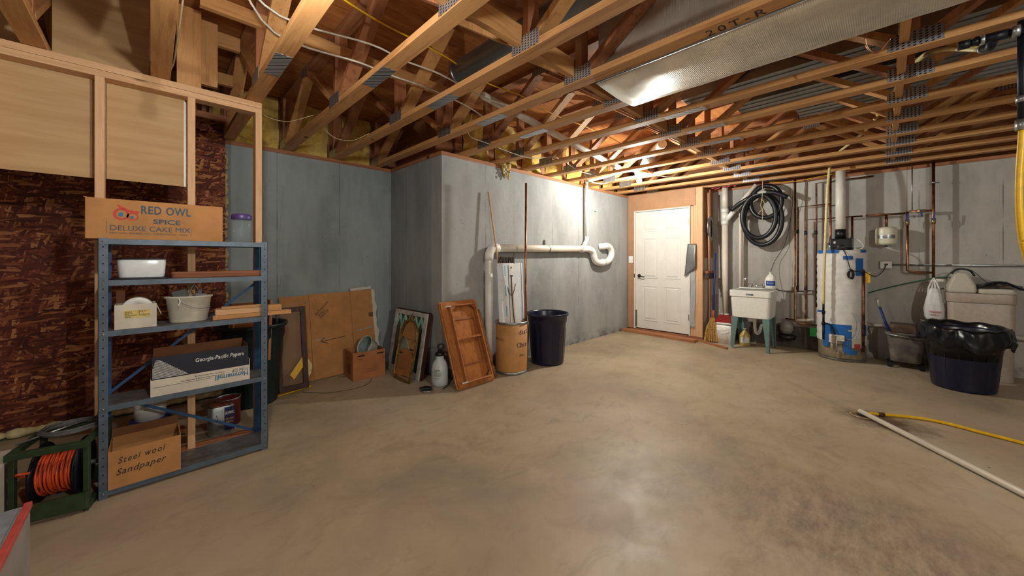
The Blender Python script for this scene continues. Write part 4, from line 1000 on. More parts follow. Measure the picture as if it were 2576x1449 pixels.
# upturned table leaning on the middle wall
fm = frame((2.075, 2.845, 0.004), (1, -.02, 0), (0, .345, .83)); Wt, Ht = .475, .885
t = thing('upturned_table', 'reddish brown table leaning on its side, underside facing out', 'table', (2.31, 3.0, 0))
def rr(x0, x1, y0, y1, r, n=5):
    p = []
    for cx, cy, s_ in ((x1-r, y1-r, 0), (x0+r, y1-r, 1), (x0+r, y0+r, 2), (x1-r, y0+r, 3)):
        for k in range(n+1): a = (s_+k/n)*PI/2; p.append((cx+r*math.cos(a), cy+r*math.sin(a)))
    return p
MB(fm).prism(rr(0, Wt, 0, Ht, .03), -.022, 0).build('table_top', W['table'], t, .004)
MB(fm).ring(rr(.012, Wt-.012, .012, Ht-.012, .025), rr(.085, Wt-.055, .045, Ht-.05, .02), .0005, .012).build('border', W['table'], t)
MB(fm).ring(rr(.088, Wt-.052, .048, Ht-.055, .02), rr(.102, Wt-.066, .062, Ht-.069, .015), .0125, .06).build('apron', W['table'], t, .002)
MB(fm).box(.103, Wt-.067, .47, .49, .022, .045).build('cross_rail', W['table'], t, .001)
MB(fm).ring([(.125, .22), (.39, .22), (.39, .69), (.125, .69)], [(.14, .235), (.375, .235), (.375, .675), (.14, .675)], .0005, .015).build('inner_frame', W['table_in'], t)
for (x, y, sx, sy) in ((.105, .065, 1, 1), (Wt-.07, .065, -1, 1), (.105, Ht-.072, 1, -1), (Wt-.07, Ht-.072, -1, -1)):
    MB(fm).prism([(x, y), (x+sx*.05, y), (x, y+sy*.05)][::sx*sy], .035, .055).build('corner_block', W['table_in'], t)
for y in (.05, Ht-.075): MB(fm).box(.03, .10, y, y+.012, .0605, .066).build('bracket', CREAMP, t)
# loose turned legs beside it
for k, (a, b) in enumerate((((2.60, 2.93, .005), (2.50, 3.17, .80)), ((2.65, 2.95, .005), (2.60, 3.18, .70)))):
    v = Vector(b)-Vector(a); rs = [.016, .020, .014, .024, .018, .013, .017, .020, .022, .020, .016]
    MB().tube([Vector(a)+v*q/10 for q in range(11)], rs, 12).build('table_leg', W['table'], label='turned reddish table leg leaning between table and drum, %s' % ('left one' if k == 0 else 'right one'), cat='table leg')
# ------------------------------------------------------------ fibre drum and its contents
dc = (2.905, 2.955)
t = thing('fibre_drum', 'tan fibreboard drum with steel rims holding tall things', 'drum', (dc[0], dc[1], 0))
MB().lathe((*dc, 0), [(.178, .012), (.180, .02), (.180, .56), (.176, .56), (.176, .016), (.001, .014)], 48, cap=False).build('drum_wall', DRUMM, t)
MB().lathe((*dc, 0), [(.176, 0), (.184, 0), (.186, .015), (.184, .03), (.1805, .03), (.1805, .004), (.176, .004)], 48, cap=False).build('bottom_rim', STEEL, t)
MB().lathe((*dc, 0), [(.1805, .54), (.186, .545), (.189, .558), (.186, .57), (.176, .57), (.176, .561), (.1805, .561)], 48, cap=False).build('top_rim', STEEL, t)
def drumtext(s_, az, zz, size, shear=0, w_=None):
    d0 = Vector((math.cos(az), math.sin(az), 0)); tx = Vector((-math.sin(az), math.cos(az), 0))
    # each letter is turned to follow the drum
    adv = 0
    for ch in s_:
        a = az+adv/.181; dd = Vector((math.cos(a), math.sin(a), 0)); tt = Vector((-math.sin(a), math.cos(a), 0))
        if ch != ' ': text(ch, Vector((*dc, zz))+dd*.1813-tt*size*.3, tt, ZA, size, INK, t, shear=shear)
        adv += size*(.62 if ch not in 'il.' else .36)
vang = math.atan2(-dc[1], -dc[0])
drumtext('dist', vang+.55, .44, .075, .1); drumtext('Chin', vang+.42, .30, .075, .1); drumtext('dist', vang+.55, .20, .04, .1); drumtext('M.T.C.C.', vang-1.15, .37, .035)
# white ribbed sheet with cyan slots
fm = frame((2.75, 2.99, .30), (1, -.06, 0), (-.045, 0, 1)); fm = frame((2.745, 2.93, .05), (1, .02, 0), (.06, .06, 1))
t = thing('white_slotted_panel', 'tall white slotted panel with cord standing in the drum', 'panel', (2.9, 2.95, .05))
mb = MB(fm)
pr = [(-.01, .03), (.015, .0), (.125, -.004), (.13, .012), (.235, .012), (.24, -.004), (.335, .0), (.345, .03), (.352, .0), (.40, .03)]
vs = []
for y in (0, 1.165):
    for (x, zz) in pr: vs.append((x, y, -zz+.02))
n = len(pr); vs2 = [(x, y, zz-.005) for (x, y, zz) in vs]; fm = fm @ Matrix.Translation((0, 0, 0))
mb.add(vs+vs2, [(k, k+1, n+k+1, n+k) for k in range(n-1)]+[(2*n+k+1, 2*n+k, 3*n+k, 3*n+k+1) for k in range(n-1)]+[(0, n, 3*n, 2*n), (n-1, 2*n-1+0, 4*n-1, 3*n-1)]+[(n+k, n+k+1, 3*n+k+1, 3*n+k) for k in range(n-1)])
mb.build('panel_sheet', STROFO, t)
MB(fm).box(.13, .235, .4, 1.155, .024, .032).build('center_strip', WHITEP, t, .002)
for y in (.57, .80, 1.02): MB(fm).rbox(.07, .086, y, y+.12, .0205, .0225, .0078).build('slot', CYAN, t)
for y in (.56, .78, 1.0): MB(fm).box(.012, .105, y-.022, y-.020, .0205, .0212).build('seam_line', GREYM, t)
MB(fm).tube([(.165, 1.115, .0325), (.165, 1.115, .036)], .010, 16).build('hanger_ring', GREYM, t)
MB(fm).tube(smooth([(.16, 1.02, .038), (.162, .95, .036), (.157, .80, .038), (.168, .62, .036), (.18, .47, .038)]), .0045, 8).build('power_cord', BLACK, t)
MB(fm).tube(smooth([(.095, .90, .036), (.11, .84, .036), (.155, .80, .044), (.20, .86, .036), (.225, .93, .036)]), .003, 8).tube([(.145, 1.025, .036), (.185, 1.02, .036)], .007, 8).build('power_cord', BLACK, t)
MB().tube([(3.018, 2.85, .06), (3.045, 2.86, 2.13)], .0125, 12).build('copper_pipe', COPPER, label='tall copper pipe standing in the fibre drum', cat='pipe')
MB().tube([(3.048, 2.855, .06), (3.06, 2.88, 1.10)], .0125, 12).build('copper_pipe', COPOLD, label='shorter dull copper pipe standing in the fibre drum', cat='pipe')
t = thing('shop_broom', 'push broom standing head up in the fibre drum', 'broom', (2.85, 3.06, .1))
MB().tube([(2.745, 3.17, 2.03), (2.83, 3.09, 1.2), (2.88, 3.05, .03)], .010, 10).build('handle', W['stud_z'], t)
MB().box(2.815, 3.04, 3.04, 3.085, 1.19, 1.215).build('broom_head', W['pine_x'], t)
mb = MB()
for k in range(150): x = 2.815+.225*random.random(); y = 3.04+.045*random.random(); mb.beam((x, y, 1.2155), (x+random.uniform(-.01, .01), y+random.uniform(-.01, .01), 1.285+random.uniform(-.01, .008)), .003, .003)
mb.build('bristles', BRISTLE, t, kind='stuff')
bin_can('trash_can', (3.46, 2.89), .255, .195, .61, NAVY, 'navy blue round trash can beside the fibre drum')

# ------------------------------------------------------------ drain pipe on the middle wall
t = thing('wall_drain_pipe', 'white plastic drain pipe with elbow and trap on the middle wall', 'pipe', (3.7, 3.15, 0))
Y = 3.155; R_ = .046
MB().tube([(2.742, Y, 0.001), (2.742, Y, 1.27)], R_, 20).build('riser', PVC, t)
MB().tube([(2.742, Y, 1.25)]+arc((2.84, Y, 1.29), .098, PI, PI/2, 8, XA, ZA)+[(2.88, Y, 1.388)], R_+.006, 20).build('elbow', WHITEP, t)
MB().tube([(2.86, Y, 1.388), (4.60, Y, 1.412)], R_, 20).build('run', PVCG, t)
P = smooth([(4.56, Y, 1.412), (4.75, Y, 1.412), (4.86, Y, 1.375), (4.90, Y, 1.29), (4.95, Y, 1.225), (5.07, Y, 1.20), (5.17, Y, 1.205)], 4)
MB().tube(P, R_+.004, 20).build('trap_bend', WHITEP, t)
P = smooth([(5.14, Y, 1.205), (5.28, Y, 1.215), (5.38, Y, 1.27), (5.42, Y, 1.355), (5.38, Y, 1.44), (5.28, Y, 1.475), (5.2, Y+.01, 1.465), (5.16, Y+.075, 1.46)], 4)
MB().tube(P, R_+.004, 20).build('trap_bend', WHITEP, t)
MB().tube([(5.13, Y, 1.205), (5.175, Y, 1.206)], R_+.010, 20).build('coupling', WHITEP, t)
for x in (4.54,): MB().tube([(x, Y, 1.411), (x+.05, Y, 1.412)], R_+.009, 20).build('coupling', WHITEP, t)
MB().tube([(3.78, Y, 1.40), (3.80, Y, 1.40)], R_+.003, 20).box(3.775, 3.78, 3.19, 3.218, 1.45, 1.52).build('hanger_strap', STEEL, t)
MB().tube([(4.705, Y, 1.56), (4.705, Y, 2.46)], .023, 14).build('vent_riser', PVC, t)
MB().tube([(4.60, Y, 1.43), (4.66, Y, 1.50), (4.705, Y, 1.55), (4.705, Y, 1.60)], .030, 14).build('branch', WHITEP, t)
MB().tube([(5.02, 3.218, 2.02), (5.02, 3.17, 2.03)], .012, 8).build('wall_bolt', INKW, label='small white plug on the middle wall above the trap', cat='plug')

# ------------------------------------------------------------ utilities on the right wall
XP = 6.45
t = thing('drain_stack', 'tall white drain stack with a wye at the right wall', 'pipe', (XP, 1.752, 0))
yc = 1.752
MB().tube([(XP, yc, .001), (XP, yc, 1.80)], .044, 20).tube([(XP, yc, 2.05), (XP, yc, 2.385)], .044, 20).build('stack_pipe', PVCG, t)
MB().tube([(XP, yc, 1.80), (XP, yc, 1.86)], .052, 20).tube([(XP, yc, 1.8605), (XP, yc, 1.99)], .047, 20).tube([(XP, yc, 1.9905), (XP, yc, 2.05)], .052, 20).build('wye_fitting', WHITEP, t)
MB().tube([(XP, yc-.02, 1.87), (XP, yc-.13, 2.01)], .036, 16).build('wye_branch', WHITEP, t)
MB().tube([(XP, yc-.12, 1.995), (XP, yc-.42, 2.375)], .030, 16).build('branch_pipe', PVCG, t)
MB().tube([(XP, yc, .27), (XP, yc, .40)], .054, 20).tube([(XP-.03, yc+.0, .33), (XP-.066, yc+.0, .33)], .04, 16).tube([(XP-.0665, yc, .33), (XP-.075, yc, .33)], .018, 4).build('cleanout', WHITEP, t)
t = thing('waste_pipe', 'thin white waste pipe rising behind the utility sink', 'pipe', (XP, 1.53, .6))
MB().tube([(XP, 1.535, .3), (XP, 1.535, 1.96)]+arc((XP, 1.47, 1.96), .065, PI, PI/2, 5, YA, ZA)[1:]+[(XP, 1.40, 2.06)], .024, 14).build('pipe_run', PVCG, t)
MB().tube([(XP, 1.535, 1.90)]+arc((XP, 1.47, 1.96), .065, PI, PI/2, 5, YA, ZA), .029, 14).build('elbow', WHITEP, t)
# black coil of hose
xh = 6.39
def loop(cy, cz, ry, rz, x0, n=48, ph=0, wob=.0): return [(x0-.02*math.sin(2*PI*k/n+ph), cy+ry*math.cos(2*PI*k/n)+wob*math.sin(6*PI*k/n), cz+rz*math.sin(2*PI*k/n)) for k in range(n)]
t = thing('black_hose_coil', 'thick black hose coiled and hung from the ceiling', 'hose', (xh, 1.25, 2.3))
MB().tube(loop(1.245, 1.835, .235, .365, xh), .033, 14, closed=True).build('hose_loop', BLACK, t)
MB().tube(loop(1.275, 1.885, .205, .315, xh-.07, ph=1), .032, 14, closed=True).build('hose_loop', BLACK, t)
MB().tube(loop(1.20, 2.095, .19, .235, xh-.01, ph=3), .032, 14, closed=True).build('hose_loop', BLACK, t)
MB().tube(smooth([(xh-.03, 1.64, 2.01), (xh-.06, 1.5, 2.11), (xh-.09, 1.3, 2.20), (xh-.10, 1.1, 2.21), (xh-.09, .93, 2.12)]), .031, 14).build('hose_end', BLACK, t)
t = thing('rope', 'knotted white rope hanging from the truss around the black hose', 'rope', (xh-.14, 1.22, 1.9))
MB().tube(smooth([(xh-.13, 1.215, 2.385), (xh-.13, 1.217, 2.22), (xh-.14, 1.22, 2.12), (xh-.14, 1.235, 2.03), (xh-.14, 1.212, 1.95), (xh-.14, 1.215, 1.84), (xh-.14, 1.222, 1.79)]), .004, 7).build('strand', WIREC, t)
MB().tube(smooth([(xh-.142, 1.22, 2.12), (xh-.145, 1.19, 2.06), (xh-.145, 1.21, 1.98), (xh-.145, 1.24, 1.95), (xh-.145, 1.26, 1.92)]), .0042, 7).sphere((xh-.142, 1.222, 2.11), .012, 8).sphere((xh-.145, 1.262, 1.915), .008, 8).build('knot', WIREC, t)
MB().lathe((xh-.135, 1.22, 2.205), [(.001, 0), (.055, .0), (.06, .02), (.03, .04), (.001, .045)], 16, .35, 1).build('hose_saddle', CREAMP, label='pale pulley piece at the top of the black hose coil', cat='hook')
# things on the pegboard side panel
pts = []
for k in range(16*3+1): a = 2*PI*k/16; pts.append((6.27+(.105+.02*math.sin(a/3))*math.cos(a)*1.0, 1.915-.008*(k/16), 1.77+.165*math.sin(a)-.02*(k/16)))
MB().tube(pts, .008, 8).build('metal_hose', STEEL, label='silver hose coil hanging on the pegboard side', cat='hose')
pts = [(6.36+.12*math.cos(2*PI*k/24), 1.945, 1.72+.15*math.sin(2*PI*k/24)) for k in range(24)]
MB().tube(pts, .009, 8, closed=True).build('rubber_hose', BLACK, label='thin black hose ring behind the silver hose coil', cat='hose')
t = thing('push_broom', 'push broom hanging head down beside the door partition', 'broom', (6.20, 1.89, .98))
MB().tube([(6.22, 1.925, 2.3), (6.20, 1.905, 1.07)], .0105, 10).build('handle', W['stud_z'], t)
MB().box(6.04, 6.38, 1.865, 1.91, 1.04, 1.075).build('broom_head', W['grayboard'], t, .004)
mb = MB()
for k in range(170): x = 6.04+.34*random.random(); y = 1.865+.045*random.random(); mb.beam((x, y, 1.039), (x+random.uniform(-.02, .02), y+random.uniform(-.01, .01), .96+random.uniform(-.01, .01)), .004, .004)
mb.build('bristles', BRISTLE, t, kind='stuff')
t = thing('corn_broom', 'corn broom with blue handle standing on its straw', 'broom', (6.05, 1.80, 0))
MB().tube([(6.10, 1.815, .45), (6.30, 1.84, 1.35)], .0115, 10).build('handle', BLUEH, t)
MB().tube([(6.085, 1.81, .36), (6.10, 1.815, .48)], .014, 10).build('ferrule', REDT, t)
fmb = frame((6.03, 1.80, 0), (.35, -1, 0), (.15, .02, 1))
mb = MB(fmb); n = 70
for k in range(n):
    u = k/(n-1)*2-1; rr_ = random.uniform(-.016, .016); mb.beam((u*.125+random.uniform(-.004, .004), .01+random.uniform(0, .018), rr_*1.4), (u*.082, .24, rr_), .008, .008); mb.beam((u*.082, .239, rr_), (u*.018, .375, rr_*.6), .0065, .0065)
mb.build('straw', STRAW, t, kind='stuff')
mb = MB(fmb)
for y_, w_ in ((.235, .086), (.20, .092)): mb.tube([(w_*math.cos(2*PI*k/20), y_, .022*math.sin(2*PI*k/20)) for k in range(20)], .0025, 6, closed=True)
mb.build('stitching', STRAW, t, kind='stuff')
t = thing('lidded_pail', 'white square pail with dark red lid under the sink edge', 'pail', (6.15, 1.64, 0))
MB().rbox(6.03, 6.29, 1.545, 1.765, 0, .325, .03, .015).build('pail_body', WHITEP, t)
MB().rbox(6.022, 6.298, 1.537, 1.773, .290, .318, .034).build('rim', WHITEP, t)
MB(frame((6.02, 1.535, .326), YA, (1, 0, .28))).rbox(0, .245, 0, .28, -.002, .018, .03).build('lid', BURGUNDY, t, .003)
MB().tube(smooth([(6.01, 1.76, .22), (6.0, 1.70, .195), (6.0, 1.63, .21), (6.01, 1.58, .235)]), .003, 6).build('handle', STEEL, t)

# utility sink
t = thing('utility_sink', 'white laundry sink tub on grey green metal legs', 'sink', (6.07, 1.28, 0))
x0, x1, y0, y1 = 5.86, 6.30, 1.05, 1.525
def sink_body():
    mb = MB(); N = 0
    def lp(t_, z_, r=.04):
        a0, a1, b0, b1 = x0+t_, x1-t_, y0+t_, y1-t_; o = []
        for cx, cy, st in ((a1-r, b1-r, 0), (a0+r, b1-r, 1), (a0+r, b0+r, 2), (a1-r, b0+r, 3)):
            for k in range(5): a = (st+k/4)*PI/2; o.append((cx+r*math.cos(a), cy+r*math.sin(a), z_))
        return o
    L = [lp(.045, .44), lp(.015, .45), lp(.0, .74), lp(-.012, .742), lp(-.014, .82), lp(.0, .826), lp(.022, .82), lp(.03, .74), lp(.045, .48), lp(.08, .465)]
    vs = [p for l_ in L for p in l_]; n = len(L[0])
    fs = [(i*n+k, i*n+(k+1) % n, (i+1)*n+(k+1) % n, (i+1)*n+k) for i in range(len(L)-1) for k in range(n)]
    fs += [tuple(range(n))[::-1], tuple((len(L)-1)*n+k for k in range(n))]
    mb.add(vs, fs); return mb
sink_body().build('sink_tub', SINKM, t)
MB().box(6.225, 6.31, 1.07, 1.505, .8265, .842).build('back_deck', SINKM, t, .004)
for (x, y, sx, sy) in ((5.87, 1.06, 1, 1), (5.87, 1.515, 1, -1), (6.29, 1.06, -1, 1), (6.29, 1.515, -1, -1)):
    mb = MB(); ex = -sx*.012; zt = .452
    def tri(p, ax):
        w0, w1 = .085, .035
        if ax == 'y': q = [(x, y, zt), (x, y+sy*w0, zt), (x+ex, y+sy*w1, 0), (x+ex, y, 0)]; off = Vector((sx*.003, 0, 0))
        else: q = [(x, y, zt), (x+sx*w0, y, zt), (x+ex+sx*w1, y, 0), (x+ex, y, 0)]; off = Vector((0, sy*.003, 0))
        vs = [Vector(v) for v in q]+[Vector(v)+off for v in q]
        p.add(vs, [(0, 1, 2, 3), (7, 6, 5, 4), (0, 4, 5, 1), (1, 5, 6, 2), (2, 6, 7, 3), (3, 7, 4, 0)])
    tri(mb, 'y'); tri(mb, 'x'); mb.build('leg', TEAL, t)
MB().box(5.8435, 5.8455, 1.24, 1.33, .763, .783).build('badge', GREYM, t)
text('MUSTEE', (5.8432, 1.328, .767), (0, -1, 0), ZA, .016, INKW, t)
fa = MB().tube([(6.265, 1.20, .868), (6.265, 1.36, .868)], .011, 10).tube(smooth([(6.265, 1.28, .87), (6.25, 1.30, .92), (6.19, 1.34, .975), (6.12, 1.385, .99), (6.10, 1.395, .96)]), .009, 10)
fa.build('faucet', CHROME, t)
for y in (1.195, 1.365): MB().lathe((6.265, y, .8425), [(.014, 0), (.014, .03), (.024, .038), (.026, .055), (.016, .062), (.001, .063)], 16, flute=.1, nf=8).build('faucet_knob', CHROME, t)
MB().tube(smooth([(6.12, 1.28, .455), (6.12, 1.28, .30), (6.13, 1.27, .22), (6.16, 1.25, .20), (6.20, 1.235, .24), (6.25, 1.23, .30), (6.4, 1.23, .30)]), .02, 12).build('drain_trap', WHITEP, t)
MB().tube(smooth([(6.325, 1.10, .85), (6.345, 1.07, .84), (6.40, 1.03, .81), (6.5, .9, .80), (6.5, .62, .83)]), .009, 8).build('water_hose', GREYM, label='grey hose running from the sink along the right wall', cat='hose')
MB().tube(smooth([(6.20, 1.19, .848), (6.22, 1.2, .86), (6.30, 1.17, .90), (6.48, 1.12, 1.2), (6.5, 1.0, 1.45), (6.52, .94, 1.75), (6.45, .9, 2.0), (6.4, .88, 2.35)]), .0035, 6).build('power_wire', BLACKI, label='thin dark wire rising from the sink behind the black hose', cat='wire')
def jug(name, c, label, body, r, h, lm, capm, liq=None, lab='label'):
    t = thing(name, label, 'jug', c); x, y, z = c
    MB().lathe(c, [(.001, 0), (r*.9, 0), (r, .01), (r, h*.55), (r*.8, h*.68), (r*.35, h*.84), (r*.22, h*.88), (r*.22, h*.93), (.001, h*.93)], 28).build('jug_body', body, t)
    MB().lathe((x, y, z+h*.932), [(r*.27, 0), (r*.27, h*.068), (.001, h*.068)], 16).build('cap', capm, t)
    a0 = math.atan2(-y, -x); vs = []
    for k in range(9):
        a = a0-.9+1.8*k/8
        for zz in (.18, .48): vs.append((x+r*1.006*math.cos(a), y+r*1.006*math.sin(a), z+h*zz))
    MB().add(vs, [(2*k, 2*k+2, 2*k+3, 2*k+1) for k in range(8)], True).build('label', lm, t)
    dv = Vector((math.cos(a0), math.sin(a0), 0)); tv = Vector((-dv.y, dv.x, 0))
    return t, Vector(c)+dv*r*1.012, tv
t, p, tv = jug('bleach_jug', (6.235, 1.115, .8425), 'white bleach jug with blue label on the sink edge', WHITEP, .068, .235, LBLUE, WHITEP)
text('Bleach', p-tv*.045+Vector((0, 0, .075)), tv, ZA, .028, INKW, t, width=.075)
MB(frame(p-Vector((0, 0, 0)), tv, ZA)).tube(smooth([(.0, .195, -.045), (.02, .19, -.02), (.03, .155, -.012), (.02, .135, -.006)]), .007, 8).build('handle', WHITEP, t)
t, p, tv = jug('vinegar_jug', (6.19, 1.42, 0), 'clear jug of amber liquid with white label under the sink', SOAP, .068, .25, LABEL, WHITEP)
for k in range(5):
    text('MULTI PURPOSE CLEANER'[k*4:k*4+8].strip() or 'CLEANER', p-tv*.035+Vector((0, 0, .105-.012*k)), tv, ZA, .008, INK, t)
MB().lathe((6.42, .96, .2), [(.001, .18), (.04, .17), (.075, .13), (.08, .06), (.05, .0)], 20, .8, 1).build('sump_cap', GREYPL, label='grey rounded fitting on the wall right of the sink', cat='fitting')
MB().lathe((6.40, .95, .13), [(.001, 0), (.09, 0), (.105, .05), (.09, .06)], 20).build('black_basin', BLACK, label='black dish under the grey rounded wall fitting', cat='basin')
MB().tube([(6.44, .86, .40), (6.44, .66, .43)], .02, 12).build('pvc_pipe', PVCG, label='short white pipe low on the wall between sink and heater', cat='pipe')
MB().box(6.5, 6.56, .35, 1.8, 0, .3).build('concrete_ledge', plain('dark_damp_footing', (92, 84, 78), .9, 0, .25, 8), label='low dark concrete footing along the right wall', cat='footing')

# copper pipe group between sink and heater
def cu(label, pts, r=.0125, mat=COPPER, cat='pipe', name='copper_pipe', **kw): return MB().tube([Vector(p) for p in pts], r, 12).build(name, mat, label=label, cat=cat, **kw)
cu('tall copper pipe, leftmost right of the black hose coil', [(6.42, .862, 2.386), (6.42, .862, .40), (6.42, .84, .37), (6.42, .66, .365)])
cu('copper pipe just right of the tall leftmost one, with level top run', [(6.47, .49, 2.0), (6.47, .835, 1.99), (6.47, .838, .8)], .011, COPOLD)
cu('copper pipe loop, second upright left of the water heater', [(6.455, .18, 1.81), (6.455, .752, 1.803), (6.455, .752, .42), (6.455, .80, .40), (6.455, .98, .41)], .010, COPOLD)
cu('dark copper pipe upright just left of the water heater', [(6.49, .08, 2.31), (6.49, .64, 2.30), (6.49, .64, .6)], .011, COPOLD)
for (y, z) in ((.838, 1.62), (.752, 1.60), (.64, 1.60), (.85, .83), (.752, .83)): MB().tube([(6.46, y, z), (6.46, y, z+.05)], .0165, 12).build('pipe_clamp', BLACK, label='black clamp on the copper pipe at %s, %s' % ('upper level' if z > 1 else 'lower level', {.838: 'leftmost', .752: 'middle', .64: 'rightmost', .85: 'left'}[y]), cat='clamp')
cu('copper pipe feeding the left inlet of the water heater', [(6.40, .487, 2.386), (6.40, .487, 1.58), (6.38, .487, 1.50)])
cu('long level copper pipe above the water heater and tank', [(6.44, .152, 1.812), (6.44, -.19, 1.81)], .012, COPOLD)
cu('copper pipe dropping to the right inlet of the water heater', [(6.43, .278, 1.80), (6.43, .278, 1.53), (6.40, .278, 1.50)])
cu('tall copper riser above the grey softener', [(6.44, -.411, 2.386), (6.44, -.411, 1.05)], .0135)
cu('copper bypass loop between the two blue valves', [(6.44, -.206, 1.83), (6.44, -.206, 1.125), (6.44, -.225, 1.11), (6.44, -.397, 1.105)], .0125)
cu('short level copper link with blue valve by the riser', [(6.44, -.22, 1.83), (6.44, -.397, 1.825)], .0125)
MB().tube([(6.45, -.245, 1.845), (6.45, -.245, 2.386)], .006, 8).build('hanger_rod', STEEL, label='thin steel hanger rod holding the copper pipe', cat='rod')
MB().tube([(6.44, -.411, 2.14), (6.44, -.411, 2.155)], .02, 12).tube([(6.44, -.42, 2.147), (6.50, -.46, 2.147)], .005, 6).build('pipe_clamp', STEEL, label='clamp on the tall copper riser', cat='clamp')
def valve(y, z, horiz, label):
    t = thing('ball_valve', label, 'valve', (6.42, y, z))
    a, b = ((6.44, y+.035, z), (6.44, y-.035, z)) if horiz else ((6.44, y, z-.035), (6.44, y, z+.035))
    MB().tube([a, b], .019, 12).tube([(6.44, y, z), (6.41, y, z)], .008, 8).build('valve_body', BRASS, t)
    MB().beam((6.405, y, z+(.0 if not horiz else .01)), (6.402, y-(.004), z+(.10 if not horiz else -.07)), .018, .004, (1, 0, 0)).build('handle', BLUEH, t, label='blue handle')
valve(-.206, 1.70, False, 'blue handled valve on the left leg of the bypass loop')
valve(-.411, 1.70, False, 'blue handled valve on the tall copper riser')
valve(-.315, 1.826, True, 'blue handled valve on the short level link')
# expansion tank
t = thing('expansion_tank', 'small cream expansion tank hanging from the copper pipe', 'tank', (6.43, -.03, 1.42))
MB().lathe((6.43, -.03, 1.43), [(.001, 0), (.07, .003), (.092, .02), (.097, .03), (.097, .19), (.09, .21), (.06, .225), (.001, .23)], 32).build('tank_body', TANKW, t)
MB().tube([(6.43, -.03, 1.6605), (6.43, -.03, 1.80)], .014, 12).build('neck', COPPER, t)
MB().lathe((6.43, -.03, 1.41), [(.012, 0), (.012, .0195)], 10).build('valve_cap', LBLUE, t)
vs = []; a0 = PI
for k in range(9):
    a = a0-.85+1.7*k/8
    for zz in (1.51, 1.555): vs.append((6.43+.0978*math.cos(a), -.03+.0978*math.sin(a), zz))
MB().add(vs, [(2*k, 2*k+2, 2*k+3, 2*k+1) for k in range(8)], True).build('label', STEEL, t)
text('Therm-X-Trol', (6.3308, .02, 1.535), (0, -1, 0), ZA, .016, INKR, t, width=.10); text('AMTROL', (6.3308, .005, 1.517), (0, -1, 0), ZA, .013, INKB, t, width=.07)
# outlet and conduit
t = thing('outlet_box', 'grey metal outlet box with black plug on the right wall', 'outlet', (6.55, -.025, 1.14))
MB().box(6.525, 6.568, -.08, .025, 1.14, 1.235).build('box_body', STEEL, t, .003)
MB().box(6.521, 6.5245, -.078, .023, 1.143, 1.232).build('cover_plate', WHITEP, t, .002)
MB().box(6.495, 6.5205, -.045, -.015, 1.185, 1.205).build('plug', BLACK, t, .003)
MB().tube([(6.54, -.081, 1.192), (6.54, -3.0, 1.192)], .0095, 10).build('conduit', STEEL, label='thin steel conduit running right from the outlet box', cat='conduit')

# water heater
hc = (6.275, .372)
t = thing('water_heater', 'water heater wrapped in white insulation with blue tape', 'water heater', (*hc, 0))
MB().lathe((*hc, 0), [(.001, .03), (.20, .03), (.222, .03), (.228, .045), (.228, .30)], 40).build('lower_shell', HTANK, t)
MB().lathe((*hc, 0), [(.212, 0), (.224, .002), (.226, .028), (.212, .0295)], 40).build('base_ring', GREYD, t)
mb = MB(); n, m_ = 56, 40; vs = []
for j in range(m_+1):
    z = .22+1.15*j/m_
    for k in range(n):
        a = 2*PI*k/n; q = .2395+.005*noise.noise((math.cos(a)*3, math.sin(a)*3, z*9))+.0035*math.sin(z*75+3*noise.noise((math.cos(a)*2, math.sin(a)*2, z*2)))
        if j == m_: q -= .012
        zz = z+(.04*noise.noise((math.cos(a)*2, math.sin(a)*2, 5)) if j == 0 else 0)
        vs.append((hc[0]+q*math.cos(a), hc[1]+q*math.sin(a), zz))
vs.append((*hc, 1.375))
fs = [(j*n+k, j*n+(k+1) % n, (j+1)*n+(k+1) % n, (j+1)*n+k) for j in range(m_) for k in range(n)]+[(m_*n+k, m_*n+(k+1) % n, (m_+1)*n) for k in range(n)]
mb.add(vs, fs, True).build('insulation_jacket', BLANK, t)
def patch(a0, a1, z0, z1, mat, nm='tape', r=.2475, n=8, dz=0):
    """a0,a1 in radians measured from the direction facing the camera, positive to the left"""
    base = PI+.0; vs = []
    for k in range(n+1):
        a = base-(a0+(a1-a0)*k/n)
        for zz in (z0+dz*k/n, z1+dz*k/n): vs.append((hc[0]+r*math.cos(a), hc[1]+r*math.sin(a), zz))
    return MB().add(vs, [(2*k, 2*k+2, 2*k+3, 2*k+1) for k in range(n)], True).build(nm, mat, t)
patch(.05, 1.1, 1.335, 1.375, BLUET); patch(-1.2, -.85, 1.34, 1.375, BLUET); patch(-.5, -.12, 1.255, 1.30, BLUET); patch(-.98, -.62, 1.06, 1.27, BLUET)
patch(-.45, .65, .40, .455, BLUET); patch(-.30, .45, .33, .42, BLUET, r=.248); patch(.45, .72, .16, .41, BLUET); patch(-.45, -.12, .13, .38, BLUET); patch(-.65, -.2, .10, .15, BLUET); patch(-1.2, -.92, .33, .46, BLUET)
patch(-.9, -.3, .18, .29, CARDW, 'rating_label'); patch(-.82, -.55, .17, .23, REDT, 'warning_label', r=.2485)
MB().box(hc[0]-.262, hc[0]-.235, .35, .44, .215, .31).build('control_door', HTANK, t, .004)
MB().box(hc[0]-.300, hc[0]-.2625, .325, .40, .26, .33).build('gas_control', CREAMP, t, .006)
MB().tube([(hc[0]-.285, .40, .27), (hc[0]-.285, .40, .12)], .006, 8).tube(smooth([(hc[0]-.27, .33, .3), (hc[0]-.275, .27, .29), (hc[0]-.27, .22, .34), (hc[0]-.25, .19, .5), (hc[0]-.25, .25, .62)]), .004, 8).build('gas_tubing', STEEL, t)
MB().box(hc[0]-.25, hc[0]-.229, .375, .405, .04, .13).build('latch', HTANK, t, .002)
